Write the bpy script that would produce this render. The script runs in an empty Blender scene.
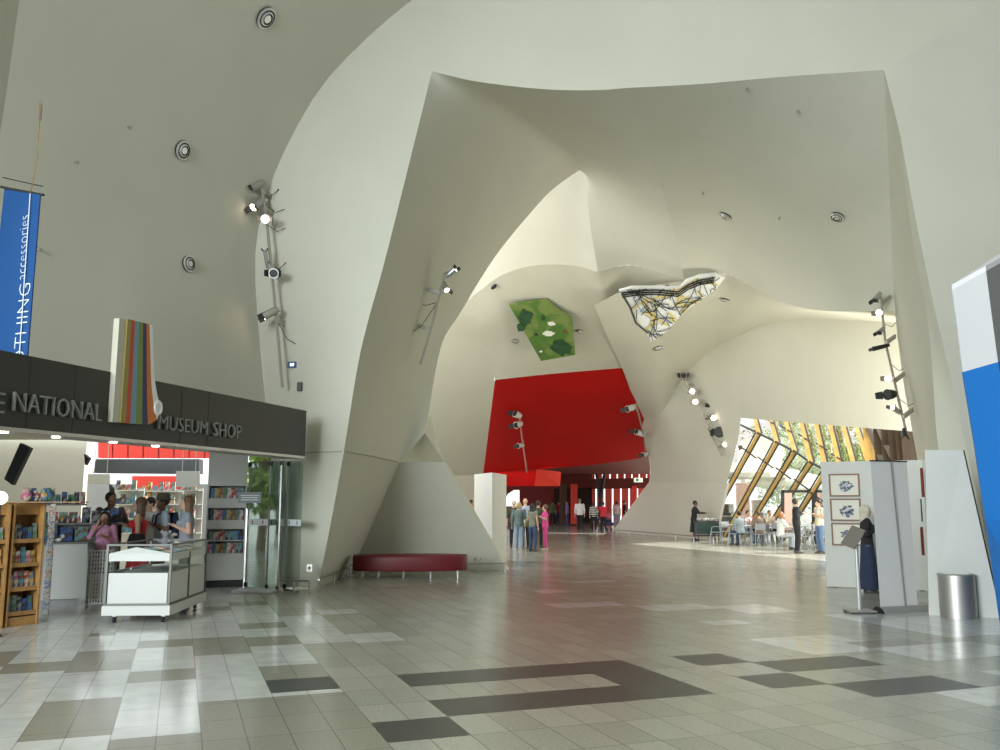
import bpy, bmesh, math, random
from mathutils import Vector, Matrix
from mathutils.bvhtree import BVHTree
random.seed(7)
C = bpy.context.scene.collection
PI = math.pi
# ------------------------------------------------------------ camera frame
F = 880.0; H = 1.65
TH = math.atan(127/F); CT, ST = math.cos(TH), math.sin(TH)
def ray(x, y):
    u = (x-500)/F; v = (375-y)/F
    return Vector((u, CT-v*ST, ST+v*CT))
def W(x, y, Y):                       # point seen at (x,y) lying Y metres away
    d = ray(x, y); t = Y/d.y
    return Vector((d.x*t, Y, H+d.z*t))
def G(x, y, z=0.0):                   # point seen at (x,y) lying at height z
    d = ray(x, y); t = (z-H)/d.z
    return Vector((d.x*t, d.y*t, z))
cam = bpy.data.objects.new('camera', bpy.data.cameras.new('camera')); C.objects.link(cam)
cam.location = (0, 0, H); cam.rotation_euler = (PI/2+TH, 0, 0)
cam.data.sensor_width = 36; cam.data.lens = F/1000*36; cam.data.clip_end = 500
bpy.context.scene.camera = cam
# ------------------------------------------------------------ materials
MC = {}
def mat(name, col, rough=.6, metal=0, noise=0, nscale=8, bump=0, bscale=60, emit=None, es=1, spec=None, col2=None, trans=0, alpha=None):
    if name in MC: return MC[name]
    m = bpy.data.materials.new(name); m.use_nodes = True; nt = m.node_tree; b = nt.nodes['Principled BSDF']
    c = (*col, 1)
    b.inputs['Base Color'].default_value = c; b.inputs['Roughness'].default_value = rough; b.inputs['Metallic'].default_value = metal
    if spec is not None: b.inputs['Specular IOR Level'].default_value = spec
    if emit: b.inputs['Emission Color'].default_value = (*emit, 1); b.inputs['Emission Strength'].default_value = es
    if trans: b.inputs['Transmission Weight'].default_value = trans
    tc = nt.nodes.new('ShaderNodeTexCoord')
    if noise or col2:
        n = nt.nodes.new('ShaderNodeTexNoise'); n.inputs['Scale'].default_value = nscale; n.inputs['Detail'].default_value = 4
        nt.links.new(tc.outputs['Object'], n.inputs['Vector'])
        r = nt.nodes.new('ShaderNodeValToRGB')
        if col2:
            r.color_ramp.elements[0].position = .46; r.color_ramp.elements[1].position = .54
            r.color_ramp.elements[0].color = c; r.color_ramp.elements[1].color = (*col2, 1)
        else:
            r.color_ramp.elements[0].position = .3; r.color_ramp.elements[1].position = .7
            r.color_ramp.elements[0].color = tuple(x*(1-noise) for x in col)+(1,); r.color_ramp.elements[1].color = tuple(min(1, x*(1+noise)) for x in col)+(1,)
        nt.links.new(n.outputs['Fac'], r.inputs['Fac']); nt.links.new(r.outputs['Color'], b.inputs['Base Color'])
    if bump:
        n2 = nt.nodes.new('ShaderNodeTexNoise'); n2.inputs['Scale'].default_value = bscale
        nt.links.new(tc.outputs['Object'], n2.inputs['Vector'])
        bp = nt.nodes.new('ShaderNodeBump'); bp.inputs['Strength'].default_value = bump; bp.inputs['Distance'].default_value = .02
        nt.links.new(n2.outputs['Fac'], bp.inputs['Height']); nt.links.new(bp.outputs['Normal'], b.inputs['Normal'])
    MC[name] = m; return m
def glass(name, tint, refl=.12):
    if name in MC: return MC[name]
    m = bpy.data.materials.new(name); m.use_nodes = True; nt = m.node_tree; nt.nodes.clear()
    o = nt.nodes.new('ShaderNodeOutputMaterial'); mx = nt.nodes.new('ShaderNodeMixShader')
    t = nt.nodes.new('ShaderNodeBsdfTransparent'); g = nt.nodes.new('ShaderNodeBsdfGlossy'); lw = nt.nodes.new('ShaderNodeLayerWeight')
    mp = nt.nodes.new('ShaderNodeMath'); mp.operation = 'MULTIPLY'; mp.inputs[1].default_value = refl*4
    t.inputs['Color'].default_value = (*tint, 1); g.inputs['Roughness'].default_value = .03; lw.inputs['Blend'].default_value = .25
    nt.links.new(lw.outputs['Fresnel'], mp.inputs[0]); nt.links.new(mp.outputs[0], mx.inputs['Fac'])
    nt.links.new(t.outputs[0], mx.inputs[1]); nt.links.new(g.outputs[0], mx.inputs[2]); nt.links.new(mx.outputs[0], o.inputs['Surface'])
    MC[name] = m; return m
plaster = mat('plaster', (.60, .588, .495), .75, noise=.025, nscale=.7, bump=.06, bscale=14)
white = mat('white_laminate', (.56, .56, .53), .4)
whitewall = mat('white_board', (.62, .62, .575), .6, noise=.02, nscale=2)
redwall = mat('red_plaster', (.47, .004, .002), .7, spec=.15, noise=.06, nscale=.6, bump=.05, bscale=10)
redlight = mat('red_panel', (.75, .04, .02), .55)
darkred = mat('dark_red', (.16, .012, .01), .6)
dark = mat('dark_metal', (.03, .03, .028), .5)
black = mat('black', (.012, .012, .013), .5)
steel = mat('steel', (.45, .44, .42), .3, metal=.9)
galv = mat('galvanised', (.42, .40, .34), .45, metal=.6)
brushed = mat('brushed_steel', (.50, .48, .45), .46, metal=.9)
alu = mat('aluminium', (.7, .7, .68), .3, metal=.7)
timber = mat('timber', (.36, .19, .06), .5, noise=.2, nscale=6)
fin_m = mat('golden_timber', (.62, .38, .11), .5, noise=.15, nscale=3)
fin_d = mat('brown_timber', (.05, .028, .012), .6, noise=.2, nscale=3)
signm = mat('sign_charcoal', (.028, .027, .022), .5)
lit = mat('lit_lamp', (1, .9, .8), .3, emit=(1, .86, .72), es=14)
clearglass = glass('clear_glass', (.95, .97, .95)); greenglass = glass('green_glass', (.88, .97, .94), .2)
couchm = mat('burgundy_leather', (.14, .008, .014), .5, noise=.08, nscale=9)
skin1 = mat('skin_fair', (.62, .38, .27), .55); skin2 = mat('skin_tan', (.52, .31, .21), .55); skin3 = mat('skin_dark', (.25, .13, .08), .55)
eye_m = mat('eye_dark', (.02, .02, .02), .3)
# ------------------------------------------------------------ mesh helpers
def nb(): return bmesh.new()
def mesh(name, bm, m, smooth=False):
    me = bpy.data.meshes.new(name); bmesh.ops.recalc_face_normals(bm, faces=bm.faces); bm.to_mesh(me); bm.free()
    for x in (m if isinstance(m, (list, tuple)) else [m]): me.materials.append(x)
    if smooth:
        for p in me.polygons: p.use_smooth = True
    return me
def obj(name, bm, m, parent=None, smooth=False):
    o = bpy.data.objects.new(name, mesh(name, bm, m, smooth)); C.objects.link(o)
    if parent: o.parent = parent
    return o
def thing(name, label, cat, loc=(0, 0, 0), rz=0, group=None):
    o = bpy.data.objects.new(name, None); C.objects.link(o); o.location = loc; o.rotation_euler = (0, 0, rz)
    o.empty_display_size = .1
    o['label'] = label; o['category'] = cat
    if group: o['group'] = group
    return o
def tag(o, label, cat, group=None):
    o['label'] = label; o['category'] = cat
    if group: o['group'] = group
    return o
def struct(name, bm, m, parent=None, smooth=False):
    o = obj(name, bm, m, parent, smooth); o['kind'] = 'structure'; return o
def box(bm, x0, x1, y0, y1, z0, z1, M=None, mi=0):
    vs = [bm.verts.new(Vector(p) if M is None else M @ Vector(p)) for p in
          [(x0,y0,z0),(x1,y0,z0),(x1,y1,z0),(x0,y1,z0),(x0,y0,z1),(x1,y0,z1),(x1,y1,z1),(x0,y1,z1)]]
    for f in [(0,3,2,1),(4,5,6,7),(0,1,5,4),(1,2,6,5),(2,3,7,6),(3,0,4,7)]:
        bm.faces.new([vs[i] for i in f]).material_index = mi
    return bm
def bbox(x0, x1, y0, y1, z0, z1, bev=.01, M=None):
    bm = nb(); box(bm, x0, x1, y0, y1, z0, z1, M)
    bmesh.ops.bevel(bm, geom=bm.edges[:], offset=bev, segments=2, affect='EDGES', profile=.5); return bm
def ring(bm, c, d, r, seg, ax=None, rx=None):
    d = d.normalized(); a = Vector((0, 0, 1)) if abs(d.z) < .9 else Vector((1, 0, 0))
    u = d.cross(a).normalized(); v = d.cross(u)
    return [bm.verts.new(c+u*math.cos(2*PI*i/seg)*r+v*math.sin(2*PI*i/seg)*r) for i in range(seg)]
def cone(bm, p0, p1, r0, r1=None, seg=10, cap=True):
    p0 = Vector(p0); p1 = Vector(p1); r1 = r0 if r1 is None else r1
    a = ring(bm, p0, p1-p0, max(r0, 1e-4), seg); b = ring(bm, p1, p1-p0, max(r1, 1e-4), seg)
    for i in range(seg): bm.faces.new([a[i], a[(i+1) % seg], b[(i+1) % seg], b[i]])
    if cap: bm.faces.new(a); bm.faces.new(b[::-1])
    return bm
def tube(bm, pts, r, seg=8):
    pts = [Vector(p) for p in pts]; rs = []
    for i, p in enumerate(pts):
        d = (pts[min(i+1, len(pts)-1)]-pts[max(i-1, 0)]); rs.append((p, d))
    prev = None; first = None
    u = None
    for p, d in rs:
        d = d.normalized()
        if u is None:
            a = Vector((0, 0, 1)) if abs(d.z) < .9 else Vector((1, 0, 0)); u = d.cross(a).normalized()
        u = (u-d*u.dot(d)).normalized(); v = d.cross(u)
        cur = [bm.verts.new(p+u*math.cos(2*PI*i/seg)*r+v*math.sin(2*PI*i/seg)*r) for i in range(seg)]
        if prev:
            for i in range(seg): bm.faces.new([prev[i], prev[(i+1) % seg], cur[(i+1) % seg], cur[i]])
        else: first = cur
        prev = cur
    bm.faces.new(first); bm.faces.new(prev[::-1]); return bm
def ball(bm, c, r, sx=1, sy=1, sz=1, u=12, v=8):
    bmesh.ops.create_uvsphere(bm, u_segments=u, v_segments=v, radius=r, matrix=Matrix.Translation(Vector(c)) @ Matrix.Diagonal((sx, sy, sz, 1))); return bm
def prism(bm, pts, off):                # polygon (3-D points) extruded by off
    off = Vector(off); a = [bm.verts.new(Vector(p)) for p in pts]; b = [bm.verts.new(Vector(p)+off) for p in pts]
    n = len(pts); bm.faces.new(a); bm.faces.new(b[::-1])
    for i in range(n): bm.faces.new([a[i], b[i], b[(i+1) % n], a[(i+1) % n]])
    return bm
def loft(bm, secs, seg=14):             # secs: (cx,cy,cz,rx,ry)
    prev = None; first = None
    for (x, y, z, rx, ry) in secs:
        cur = [bm.verts.new((x+rx*math.cos(2*PI*i/seg), y+ry*math.sin(2*PI*i/seg), z)) for i in range(seg)]
        if prev:
            for i in range(seg): bm.faces.new([prev[i], prev[(i+1) % seg], cur[(i+1) % seg], cur[i]])
        else: first = cur
        prev = cur
    bm.faces.new(first); bm.faces.new(prev[::-1]); return bm
# ------------------------------------------------------------ shell patches
def cr(pts, k=10):                       # dense Catmull-Rom through 3-D points
    P = [Vector(p) for p in pts]
    if len(P) == 2: return [P[0].lerp(P[1], i/k) for i in range(k+1)]
    out = []
    for i in range(len(P)-1):
        p0 = P[i-1] if i else P[0]*2-P[1]; p1 = P[i]; p2 = P[i+1]; p3 = P[i+2] if i+2 < len(P) else P[-1]*2-P[-2]
        for j in range(k):
            t = j/k
            out.append(.5*((2*p1)+(p2-p0)*t+(2*p0-5*p1+4*p2-p3)*t*t+(3*p1-p0-3*p2+p3)*t**3))
    out.append(P[-1]); return out
def wc(*pts): return cr([W(*p) for p in pts])
def rs(pl, n):
    L = [0]
    for i in range(1, len(pl)): L.append(L[-1]+(pl[i]-pl[i-1]).length)
    T = L[-1]; out = []; k = 0
    for i in range(n+1):
        s = T*i/n
        while k < len(L)-2 and L[k+1] < s: k += 1
        d = L[k+1]-L[k]; out.append(pl[k].lerp(pl[k+1], 0 if d == 0 else min(1, (s-L[k])/d)))
    return out
def coons(bm, top, bot, left, right, n=32, m=32, mi=0):
    t = rs(top, n); b = rs(bot, n); l = rs(left, m); r = rs(right, m)
    g = []
    for j in range(m+1):
        v = j/m; row = []
        for i in range(n+1):
            u = i/n
            p = t[i]*(1-v)+b[i]*v+l[j]*(1-u)+r[j]*u-(t[0]*(1-u)*(1-v)+t[n]*u*(1-v)+b[0]*(1-u)*v+b[n]*u*v)
            row.append(bm.verts.new(p))
        g.append(row)
    for j in range(m):
        for i in range(n):
            bm.faces.new([g[j][i], g[j][i+1], g[j+1][i+1], g[j+1][i]]).material_index = mi
def finish(name, bm, m, smooth=True):
    bmesh.ops.remove_doubles(bm, verts=bm.verts, dist=.004)
    bmesh.ops.dissolve_degenerate(bm, edges=bm.edges, dist=.0005)
    o = struct(name, bm, m, smooth=smooth); SH[name] = o
    return o
SH = {}
def idx(curve, x=None, y=None):          # index of the sample whose pixel is closest
    best = 0; bd = 1e9
    for i, p in enumerate(curve):
        q = p-Vector((0, 0, H)); f = q.y*CT+q.z*ST; px = 500+F*q.x/f; py = 375-F*(q.z*CT-q.y*ST)/f
        d = (abs(px-x) if x is not None else 0)+(abs(py-y) if y is not None else 0)
        if d < bd: bd = d; best = i
    return best
# main arch curves
L1 = wc((1300,-190,16),(900,-165,16),(700,-135,16.3),(560,-92,16.6),(470,-45,17),(412,0,17.2),(370,35,17.3),(325,82,17.4),(295,130,17.5),(272,180,17.6),(259,225,17.7),(255,260,17.8),(257,310,17.9),(263,375,18),(270,450,17.8),(276,520,17.4),(281,587,17.2))
K1 = wc((432,71,17),(410,160,17),(385,260,17),(367,325,17),(357,370,17),(344,451,17.1)) 
K1b = wc((344,451,17.1),(331,520,17.1)) ; K1b = cr([W(344,451,17.1), W(331,522,17.1), G(318,588)])
K2 = wc((432,71,17),(455,77,16.9),(480,82,16.8),(520,87,16.6),(560,90,16.5),(600,90,16.4),(627,88,16.3),(700,84,16.1),(780,77,15.9),(884,70,15.6))
KO = wc((884,70,15.6),(900,135,15.5),(912,200,15.4),(922,250,15.3),(935,311,15.2),(951,378,15.1),(966,447,15),(985,530,14.9),(1000,600,14.8))
KM = wc((884,70,15.6),(898,135,15.7),(907,200,15.75),(915,255,15.8),(924,300,15.8),(931,350,15.75),(937,437,15.6),(950,530,15.5),(960,592,15.4))
KI = wc((884,70,15.6),(888,150,17.2),(891,230,19),(895,311,20.5),(903,380,20.8),(914,440,20.8),(926,510,20.4),(938,574,20))
K5 = wc((584,167,23.5),(552,190,23),(521,224,22.5),(497,254,22.1),(478,283,21.9),(459,315,21.6),(444,338,21.2),(436,368,21),(431,398,20.9),(425,433,20.6))
K4 = wc((627,88,16.3),(645,140,18.6),(662,190,21),(675,235,23.5),(684,280,26))
K6 = wc((584,167,23.5),(587,195,24.5),(591,230,25.8),(598,272,27.5))
K8 = wc((598,272,27.5),(612,268,27.3),(630,265,27),(655,270,26.6),(684,280,26))
KB = wc((684,280,26),(699,276,25.7),(725,274,25.3),(745,282,24.9),(760,292,24.5),(795,306,23.5),(830,311,22.5),(895,311,20.5))
iL = idx(L1, 370, 35)
seam = cr([W(370,35,17.3), W(432,71,17)])
# front face of the arch
bm = nb()
i5 = idx(L1, 270, 450)
coons(bm, seam, cr([W(270,450,17.8), W(344,451,17.1)]), L1[iL:i5+1], K1, 24, 40)
coons(bm, cr([W(270,450,17.8), W(344,451,17.1)]), cr([G(281,587), G(318,588)]), L1[i5:], K1b, 24, 20)
rt = cr([W(1300,-190,16), W(1300,200,15.4), W(1300,700,14.8)])
coons(bm, list(reversed(L1[:iL+1])), K2, seam, cr([W(1300,-190,16), W(884,70,15.6)]), 60, 30)
coons(bm, cr([W(884,70,15.6), W(1300,-190,16)]), cr([G(1003,613), G(1300,625)]), KO[:-1]+[G(1003,613)], rt, 24, 40)
finish('wall_front', bm, plaster)
# soffit (inner face left, and its wrap to the crease)
bm = nb()
T = cr([W(432,71,17), W(505,108,19.6), W(584,167,23.5)])
coons(bm, T, cr([W(344,451,17.1), W(375,456.5,18.8), W(400,462,20.5)])[:]+cr([W(400,462,20.5), W(425,433,20.6)])[1:], K1, K5, 36, 48)
i627 = idx(K2, 627, 88); i4 = idx(K4, 668, 212)
coons(bm, K2[:i627+1], cr([K5[0], K4[i4]]), T, K4[:i4+1], 40, 36)
coons(bm, cr([K5[0], K4[i4]]), K8, K6, K4[i4:], 40, 24)
bmesh.ops.remove_doubles(bm, verts=bm.verts, dist=.004)
inner = [v for v in bm.verts if not v.is_boundary]
for _ in range(110): bmesh.ops.smooth_vert(bm, verts=inner, factor=.5, use_axis_x=True, use_axis_y=True, use_axis_z=True)
finish('wall_left', bm, plaster)
bm = nb()
coons(bm, K2[i627:], KB, K4, KI[:idx(KI, 895, 311)+1], 40, 40)
finish('ceiling', bm, plaster)
# right reveal
bm = nb()
coons(bm, [KI[0]]*4, cr([G(938,592), G(960,597)]), KI[:-1]+[G(938,592)], KM[:-1]+[G(960,597)], 10, 50)
finish('wall_right', bm, plaster)
bm = nb()
coons(bm, [KM[0]]*4, cr([G(960,597), G(1003,613)]), KM[:-1]+[G(960,597)], KO[:-1]+[G(1003,613)], 6, 50)
finish('trim_1', bm, plaster)
# left vault over the shop
NV = cr([Vector((9, -2, 14.5)), Vector((2, -2.5, 14)), Vector((-4, -1.5, 12.5)), Vector((-8, .5, 9.5)), Vector((-9.6, 3, 6.5)), Vector((-9.8, 5.5, 2.8))])
iV = idx(L1, 270, 452)
LV = L1[:iV+1]
bm = nb()
def vbulge(a, b, up): mid = (a+b)/2+up; return cr([a, mid, b])
coons(bm, vbulge(LV[0], NV[0], Vector((0, 0, .4))), vbulge(LV[-1], NV[-1], Vector((-.6, .3, 0))), LV, NV, 40, 50)
finish('ceiling_vault', bm, plaster).name = 'wall_vault'
# the pyramid fold, plinth and slab under the left soffit
bm = nb()
def face(bm, *pts): return bm.faces.new([bm.verts.new(p) for p in pts])
a, b, c, d = W(425,433,20.6), W(400,462,20.5), W(444,462,20.7), W(430,415,20.9)
face(bm, a, W(400,462,21.8), W(444,462,21.9)); face(bm, b, W(400,462,21.8), a)
face(bm, W(430,415,21.3), a, W(444,462,21.9))
finish('trim_2', bm, plaster, False)
bm = nb()
base_l = G(352,572)
coons(bm, cr([W(344,451,17.1), W(375,456.5,18.8), W(400,462,20.5)]), cr([G(318,588), base_l]), K1b, cr([W(400,462,20.5), base_l]), 16, 16)
finish('trim_3', bm, plaster)
bm = nb()
prism(bm, [W(400,462,20.5), W(444,462,20.7), G(507,570), base_l], Vector((.05, .35, 0)))
finish('trim_4', bm, plaster, False)
# far volumes
K7 = wc((455,330,35),(470,300,33.5),(485,287,32),(500,276,31),(530,266,29.8),(570,265,28.4),(598,272,27.5))
bm = nb()
coons(bm, cr([W(440,120,31), W(584,160,23.9)]), list(K7), cr([W(440,120,31), W(455,330,35)]), [K6[0]+Vector((0, .1, .1))]+K6[1:], 24, 24)
finish('wall_back', bm, plaster)
KD = wc((455,330,35),(474,310,35),(486,340,36.5),(495,380,38))     # left crease of the far vault
redtop = wc((495,380,38),(540,375,38),(585,371,38),(622,368,38.5),(650,366,39))
bm = nb()
K78 = K7+K8[1:]
iK = idx(K7, 470, 300)
coons(bm, [p+Vector((0, .03, .05)) for p in K7[iK:]+K8[1:]], redtop, cr([K7[iK], W(480,325,34.6), W(488,350,36.3), W(495,380,38)]), cr([W(684,280,26), W(672,320,32), W(650,366,39)]), 40, 30)
finish('wall_far', bm, plaster)
bm = nb()
DL = cr([K7[iK], W(480,325,34.6), W(488,350,36.3), W(495,380,38)])+cr([W(495,380,38), W(483,475,44)])[1:]
coons(bm, cr([W(300,200,30), K7[iK]]), cr([W(300,478,36), W(483,475,44)]), cr([W(300,200,30), W(300,478,36)]), DL, 20, 30)
finish('wall_side', bm, plaster)
bm = nb()
a = W(300,478,36); b = W(483,475,44)
coons(bm, cr([a, b]), cr([Vector((a.x, a.y+.1, 0)), Vector((b.x, b.y, 0))]), cr([a, Vector((a.x, a.y+.1, 0))]), cr([b, Vector((b.x, b.y, 0))]), 8, 8)
finish('baseboard_left', bm, plaster)
# red wall and the room below it
bm = nb()
rb = cr([W(483,474,50), W(537,469,49), W(600,464,48), W(680,452,47)])
coons(bm, redtop, rb, cr([W(495,380,38), W(483,474,50)]), cr([W(650,366,39), W(680,452,47)]), 20, 20)
finish('wall_red', bm, redwall)
bm = nb()
prism(bm, [W(483,473,50), W(545,469.5,50), W(545,486,50), W(483,486,50)], (0, .5, 0))
finish('trim_5', bm, redwall, False)
bm = nb(); prism(bm, [W(537,469,48.5), W(561,472,48.9), W(560,486,49), W(535,486,49)], (0, .45, 0)); finish('trim_6', bm, redlight, False)
bm = nb()   # ceiling of the red room
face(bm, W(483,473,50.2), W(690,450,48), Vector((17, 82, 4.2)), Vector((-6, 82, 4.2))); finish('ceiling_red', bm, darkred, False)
# vault E and wall F
def yF(x):
    k = (x-500)/889.0; t = (50*k-6.3)/(3.55+12.4*k); return 50-12.4*t
KE = wc((594,305,30),(608,298,29.3),(623,291,28.5),(655,285,27.2))+KB
K9 = wc((640,420,yF(640)-2.5),(655,417,yF(655)-3),(665,408,yF(665)-3.4),(675,390,yF(675)-3.6),(690,370,yF(690)-3.8),(715,348,yF(715)-3.6),(735,338,yF(735)-3.5),(760,327,yF(760)-3.3),(800,320,yF(800)-3),(845,320,yF(845)-2.6),(900,323,yF(900)-2.2))
EL = wc((594,305,30),(608,338,34),(622,368,38),(632,395,41),(640,420,yF(640)-2.5))
bm = nb()
coons(bm, KE, K9, EL, cr([KE[-1], K9[-1]]), 60, 30)
finish('wall_vaulted', bm, plaster)
zj = 2.65
def FP(x, y): return W(x, y, yF(x))
i735 = idx(K9, 735, 338)
bm = nb()
jl = [FP(649,482), FP(727,483)]
coons(bm, K9[:i735+1], cr(jl), cr([K9[0], W(650,465,yF(650)-.6), jl[0]]), cr([K9[i735], W(741,418,yF(741)-.9), jl[1]]), 24, 36)
coons(bm, K9[i735:], cr([W(741,418,yF(741)-.9), W(840,426,yF(840)-.9), W(960,435,yF(960)-.9)]), cr([K9[i735], W(741,418,yF(741)-.9)]), cr([K9[-1], W(960,435,yF(960)-.9)]), 24, 16)
finish('wall_cafe', bm, plaster)
bm = nb()
prism(bm, [jl[0], jl[1], FP(714,541.5), FP(612,531.5)], (.12, .04, 0))
finish('wall_plinth', bm, plaster, False)
bm = nb()      # narrow side face of the vault edge
coons(bm, cr([EL[0], EL[0]+Vector((.3, .6, 0))]), cr([jl[0], jl[0]+Vector((.25, .5, 0))]), EL+cr([K9[0], W(650,465,yF(650)-.6), jl[0]])[1:], [p+Vector((.3, .6, 0)) for p in EL]+[p+Vector((.3, .6, 0)) for p in cr([K9[0], W(650,465,yF(650)-.6), jl[0]])[1:]], 4, 40)
finish('trim_7', bm, plaster)
# ------------------------------------------------------------ floor
AN = math.atan2(-320, 889); E1 = Vector((math.sin(AN), math.cos(AN))); E2 = Vector((math.cos(AN), -math.sin(AN)))
TU, TV = .605, .588; U0, V0 = 1.434, 8.63
def tl(x, y):
    p = G(x, y); return (p.x*E2.x+p.y*E2.y-U0)/TU, (p.x*E1.x+p.y*E1.y-V0)/TV
def quad(q, snap=.5, sv=.25):
    P = [tl(*p) for p in q]; us = sorted(p[0] for p in P); vs = sorted(p[1] for p in P)
    r = lambda v, s: round(v/s)*s
    return (r((us[0]+us[1])/2, snap), r((us[2]+us[3])/2, snap), r((vs[0]+vs[1])/2, sv), r((vs[2]+vs[3])/2, sv))
def z1(*q): return [(x/4, 590+y/4) for x, y in q]
def z2(*q): return [(200+x/4, 580+y/4) for x, y in q]
TA, PA, DK, GB = 1, 2, 3, 0
rects = []      # later ones win; (quad, material, zone)
lf = [z2((0,232),(165,230),(195,300),(0,303)), z2((165,228),(385,224),(410,257),(180,262)), z2((140,172),(330,168),(345,195),(150,197)), z2((228,345),(468,338),(515,383),(250,395)),
      z1((500,320),(768,315),(775,362),(492,372)), z1((150,448),(470,438),(435,590),(45,615)), z1((285,240),(520,237),(497,325),(230,333)), z1((530,200),(750,195),(757,228),(515,235)),
      z1((755,195),(985,190),(1000,260),(765,265)), z1((325,170),(430,170),(420,186),(315,186)), z1((0,290),(240,285),(225,333),(-40,341)), z2((100,85),(245,84),(262,98),(115,102)), z2((0,106),(95,104),(105,122),(0,125)),
      [(-60,655),(20,650),(0,668),(-90,672)], [(-200,700),(-60,690),(-110,730),(-260,740)], z2((300,120),(460,118),(480,138),(315,142))]
for q in lf: rects.append((quad(q), TA))
for q in (z1((492,372),(775,365),(800,575),(440,590)), z1((180,335),(495,325),(470,438),(155,450)), [(10,740),(107,738),(100,752),(0,754)]): rects.append((quad(q), PA))
rt_ = [(z2((312,142),(485,140),(605,248),(412,255)), PA), (z2((460,118),(625,114),(645,134),(480,138)), PA), (z2((580,217),(775,212),(820,242),(612,250)), PA),
      ([(777,638),(837,633),(886,649),(804,658)], PA), ([(850,641),(895,638),(923,645),(881,649)], TA), ([(887,649),(1010,638),(1040,652),(930,660)], PA),
      ([(935,692),(1010,684),(1060,700),(986,706)], PA), ([(978,670),(1020,667),(1050,672),(1005,676)], PA),
      ([(640,606),(700,602),(722,607),(664,613)], PA), ([(695,620),(738,619),(752,623),(711,625)], PA), ([(728,605),(782,603),(792,612),(745,615)], PA),
      ([(692,593),(735,591),(762,592),(719,596)], PA), ([(634,573),(670,573),(690,576),(650,577)], PA), ([(546,604),(610,601),(627,605),(560,608)], PA), ([(752,598),(790,596),(805,598),(765,601)], PA),
      ([(520,590),(560,589),(575,592),(532,593)], PA), ([(560,580),(600,579),(612,582),(570,583)], PA), ([(860,612),(1000,606),(1080,630),(930,640)], PA)]
for q, m in rt_: rects.append((quad(q), m))
for r_ in [(1,5,-1,0),(1,4,-3,-2),(4,5,-3,0),(0,1,-4,-3),(6,7,-1,0),(7,9,-2,-1),(6,7,-3,-2),(7,9,-4,-3)]: pass
for q in ([(395,673),(622,660),(640,669),(419,687)], [(431,718),(715,694),(685,683),(410,701)], [(622,660),(715,694),(672,697),(594,672)], [(372,724),(445,718),(473,738),(392,744)],
          [(263,681),(330,676),(340,688),(270,692)], [(673,656),(722,653),(743,663),(695,666)], [(755,661),(848,654),(880,663),(787,671)], [(738,677),(800,672),(830,683),(777,688)], [(832,684),(925,674),(975,686),(878,696)]):
    rects.append((quad(q, .5, .5 if q[0][0] != 263 else .25), DK))
ub = [-14, -8]+[x*.5 for x in range(-12, 26)]+[20, 40, 90]; vb = [-18]+[x*.25 for x in range(-20, 60)]+[20, 40, 70, 140, 300]
ub = [-200]+ub; ub.append(200)
bm = nb(); uvl = bm.loops.layers.uv.new('tiles')
vg = {}
def fv(i, j):
    if (i, j) not in vg:
        u = U0+ub[i]*TU; v = V0+vb[j]*TV; vg[(i, j)] = bm.verts.new((E2.x*u+E1.x*v, E2.y*u+E1.y*v, 0))
    return vg[(i, j)]
for i in range(len(ub)-1):
    for j in range(len(vb)-1):
        cu = (ub[i]+ub[i+1])/2; cv = (vb[j]+vb[j+1])/2
        mi = GB if cu > 0 else PA
        if -3 < cu < 0 and cv < -.95: mi = TA
        if cu < 0 and cv > 22: mi = GB
        for (a0, a1, b0, b1), m in rects:
            if a0 <= cu <= a1 and b0 <= cv <= b1 and (m != TA or cu < 0 or a0 > 0): mi = m
        f = bm.faces.new([fv(i, j), fv(i+1, j), fv(i+1, j+1), fv(i, j+1)]); f.material_index = mi
        for l, (x, y) in zip(f.loops, [(i, j), (i+1, j), (i+1, j+1), (i, j+1)]): l[uvl].uv = (ub[x], vb[y]+(.2 if cu < 0 else 0))
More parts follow.
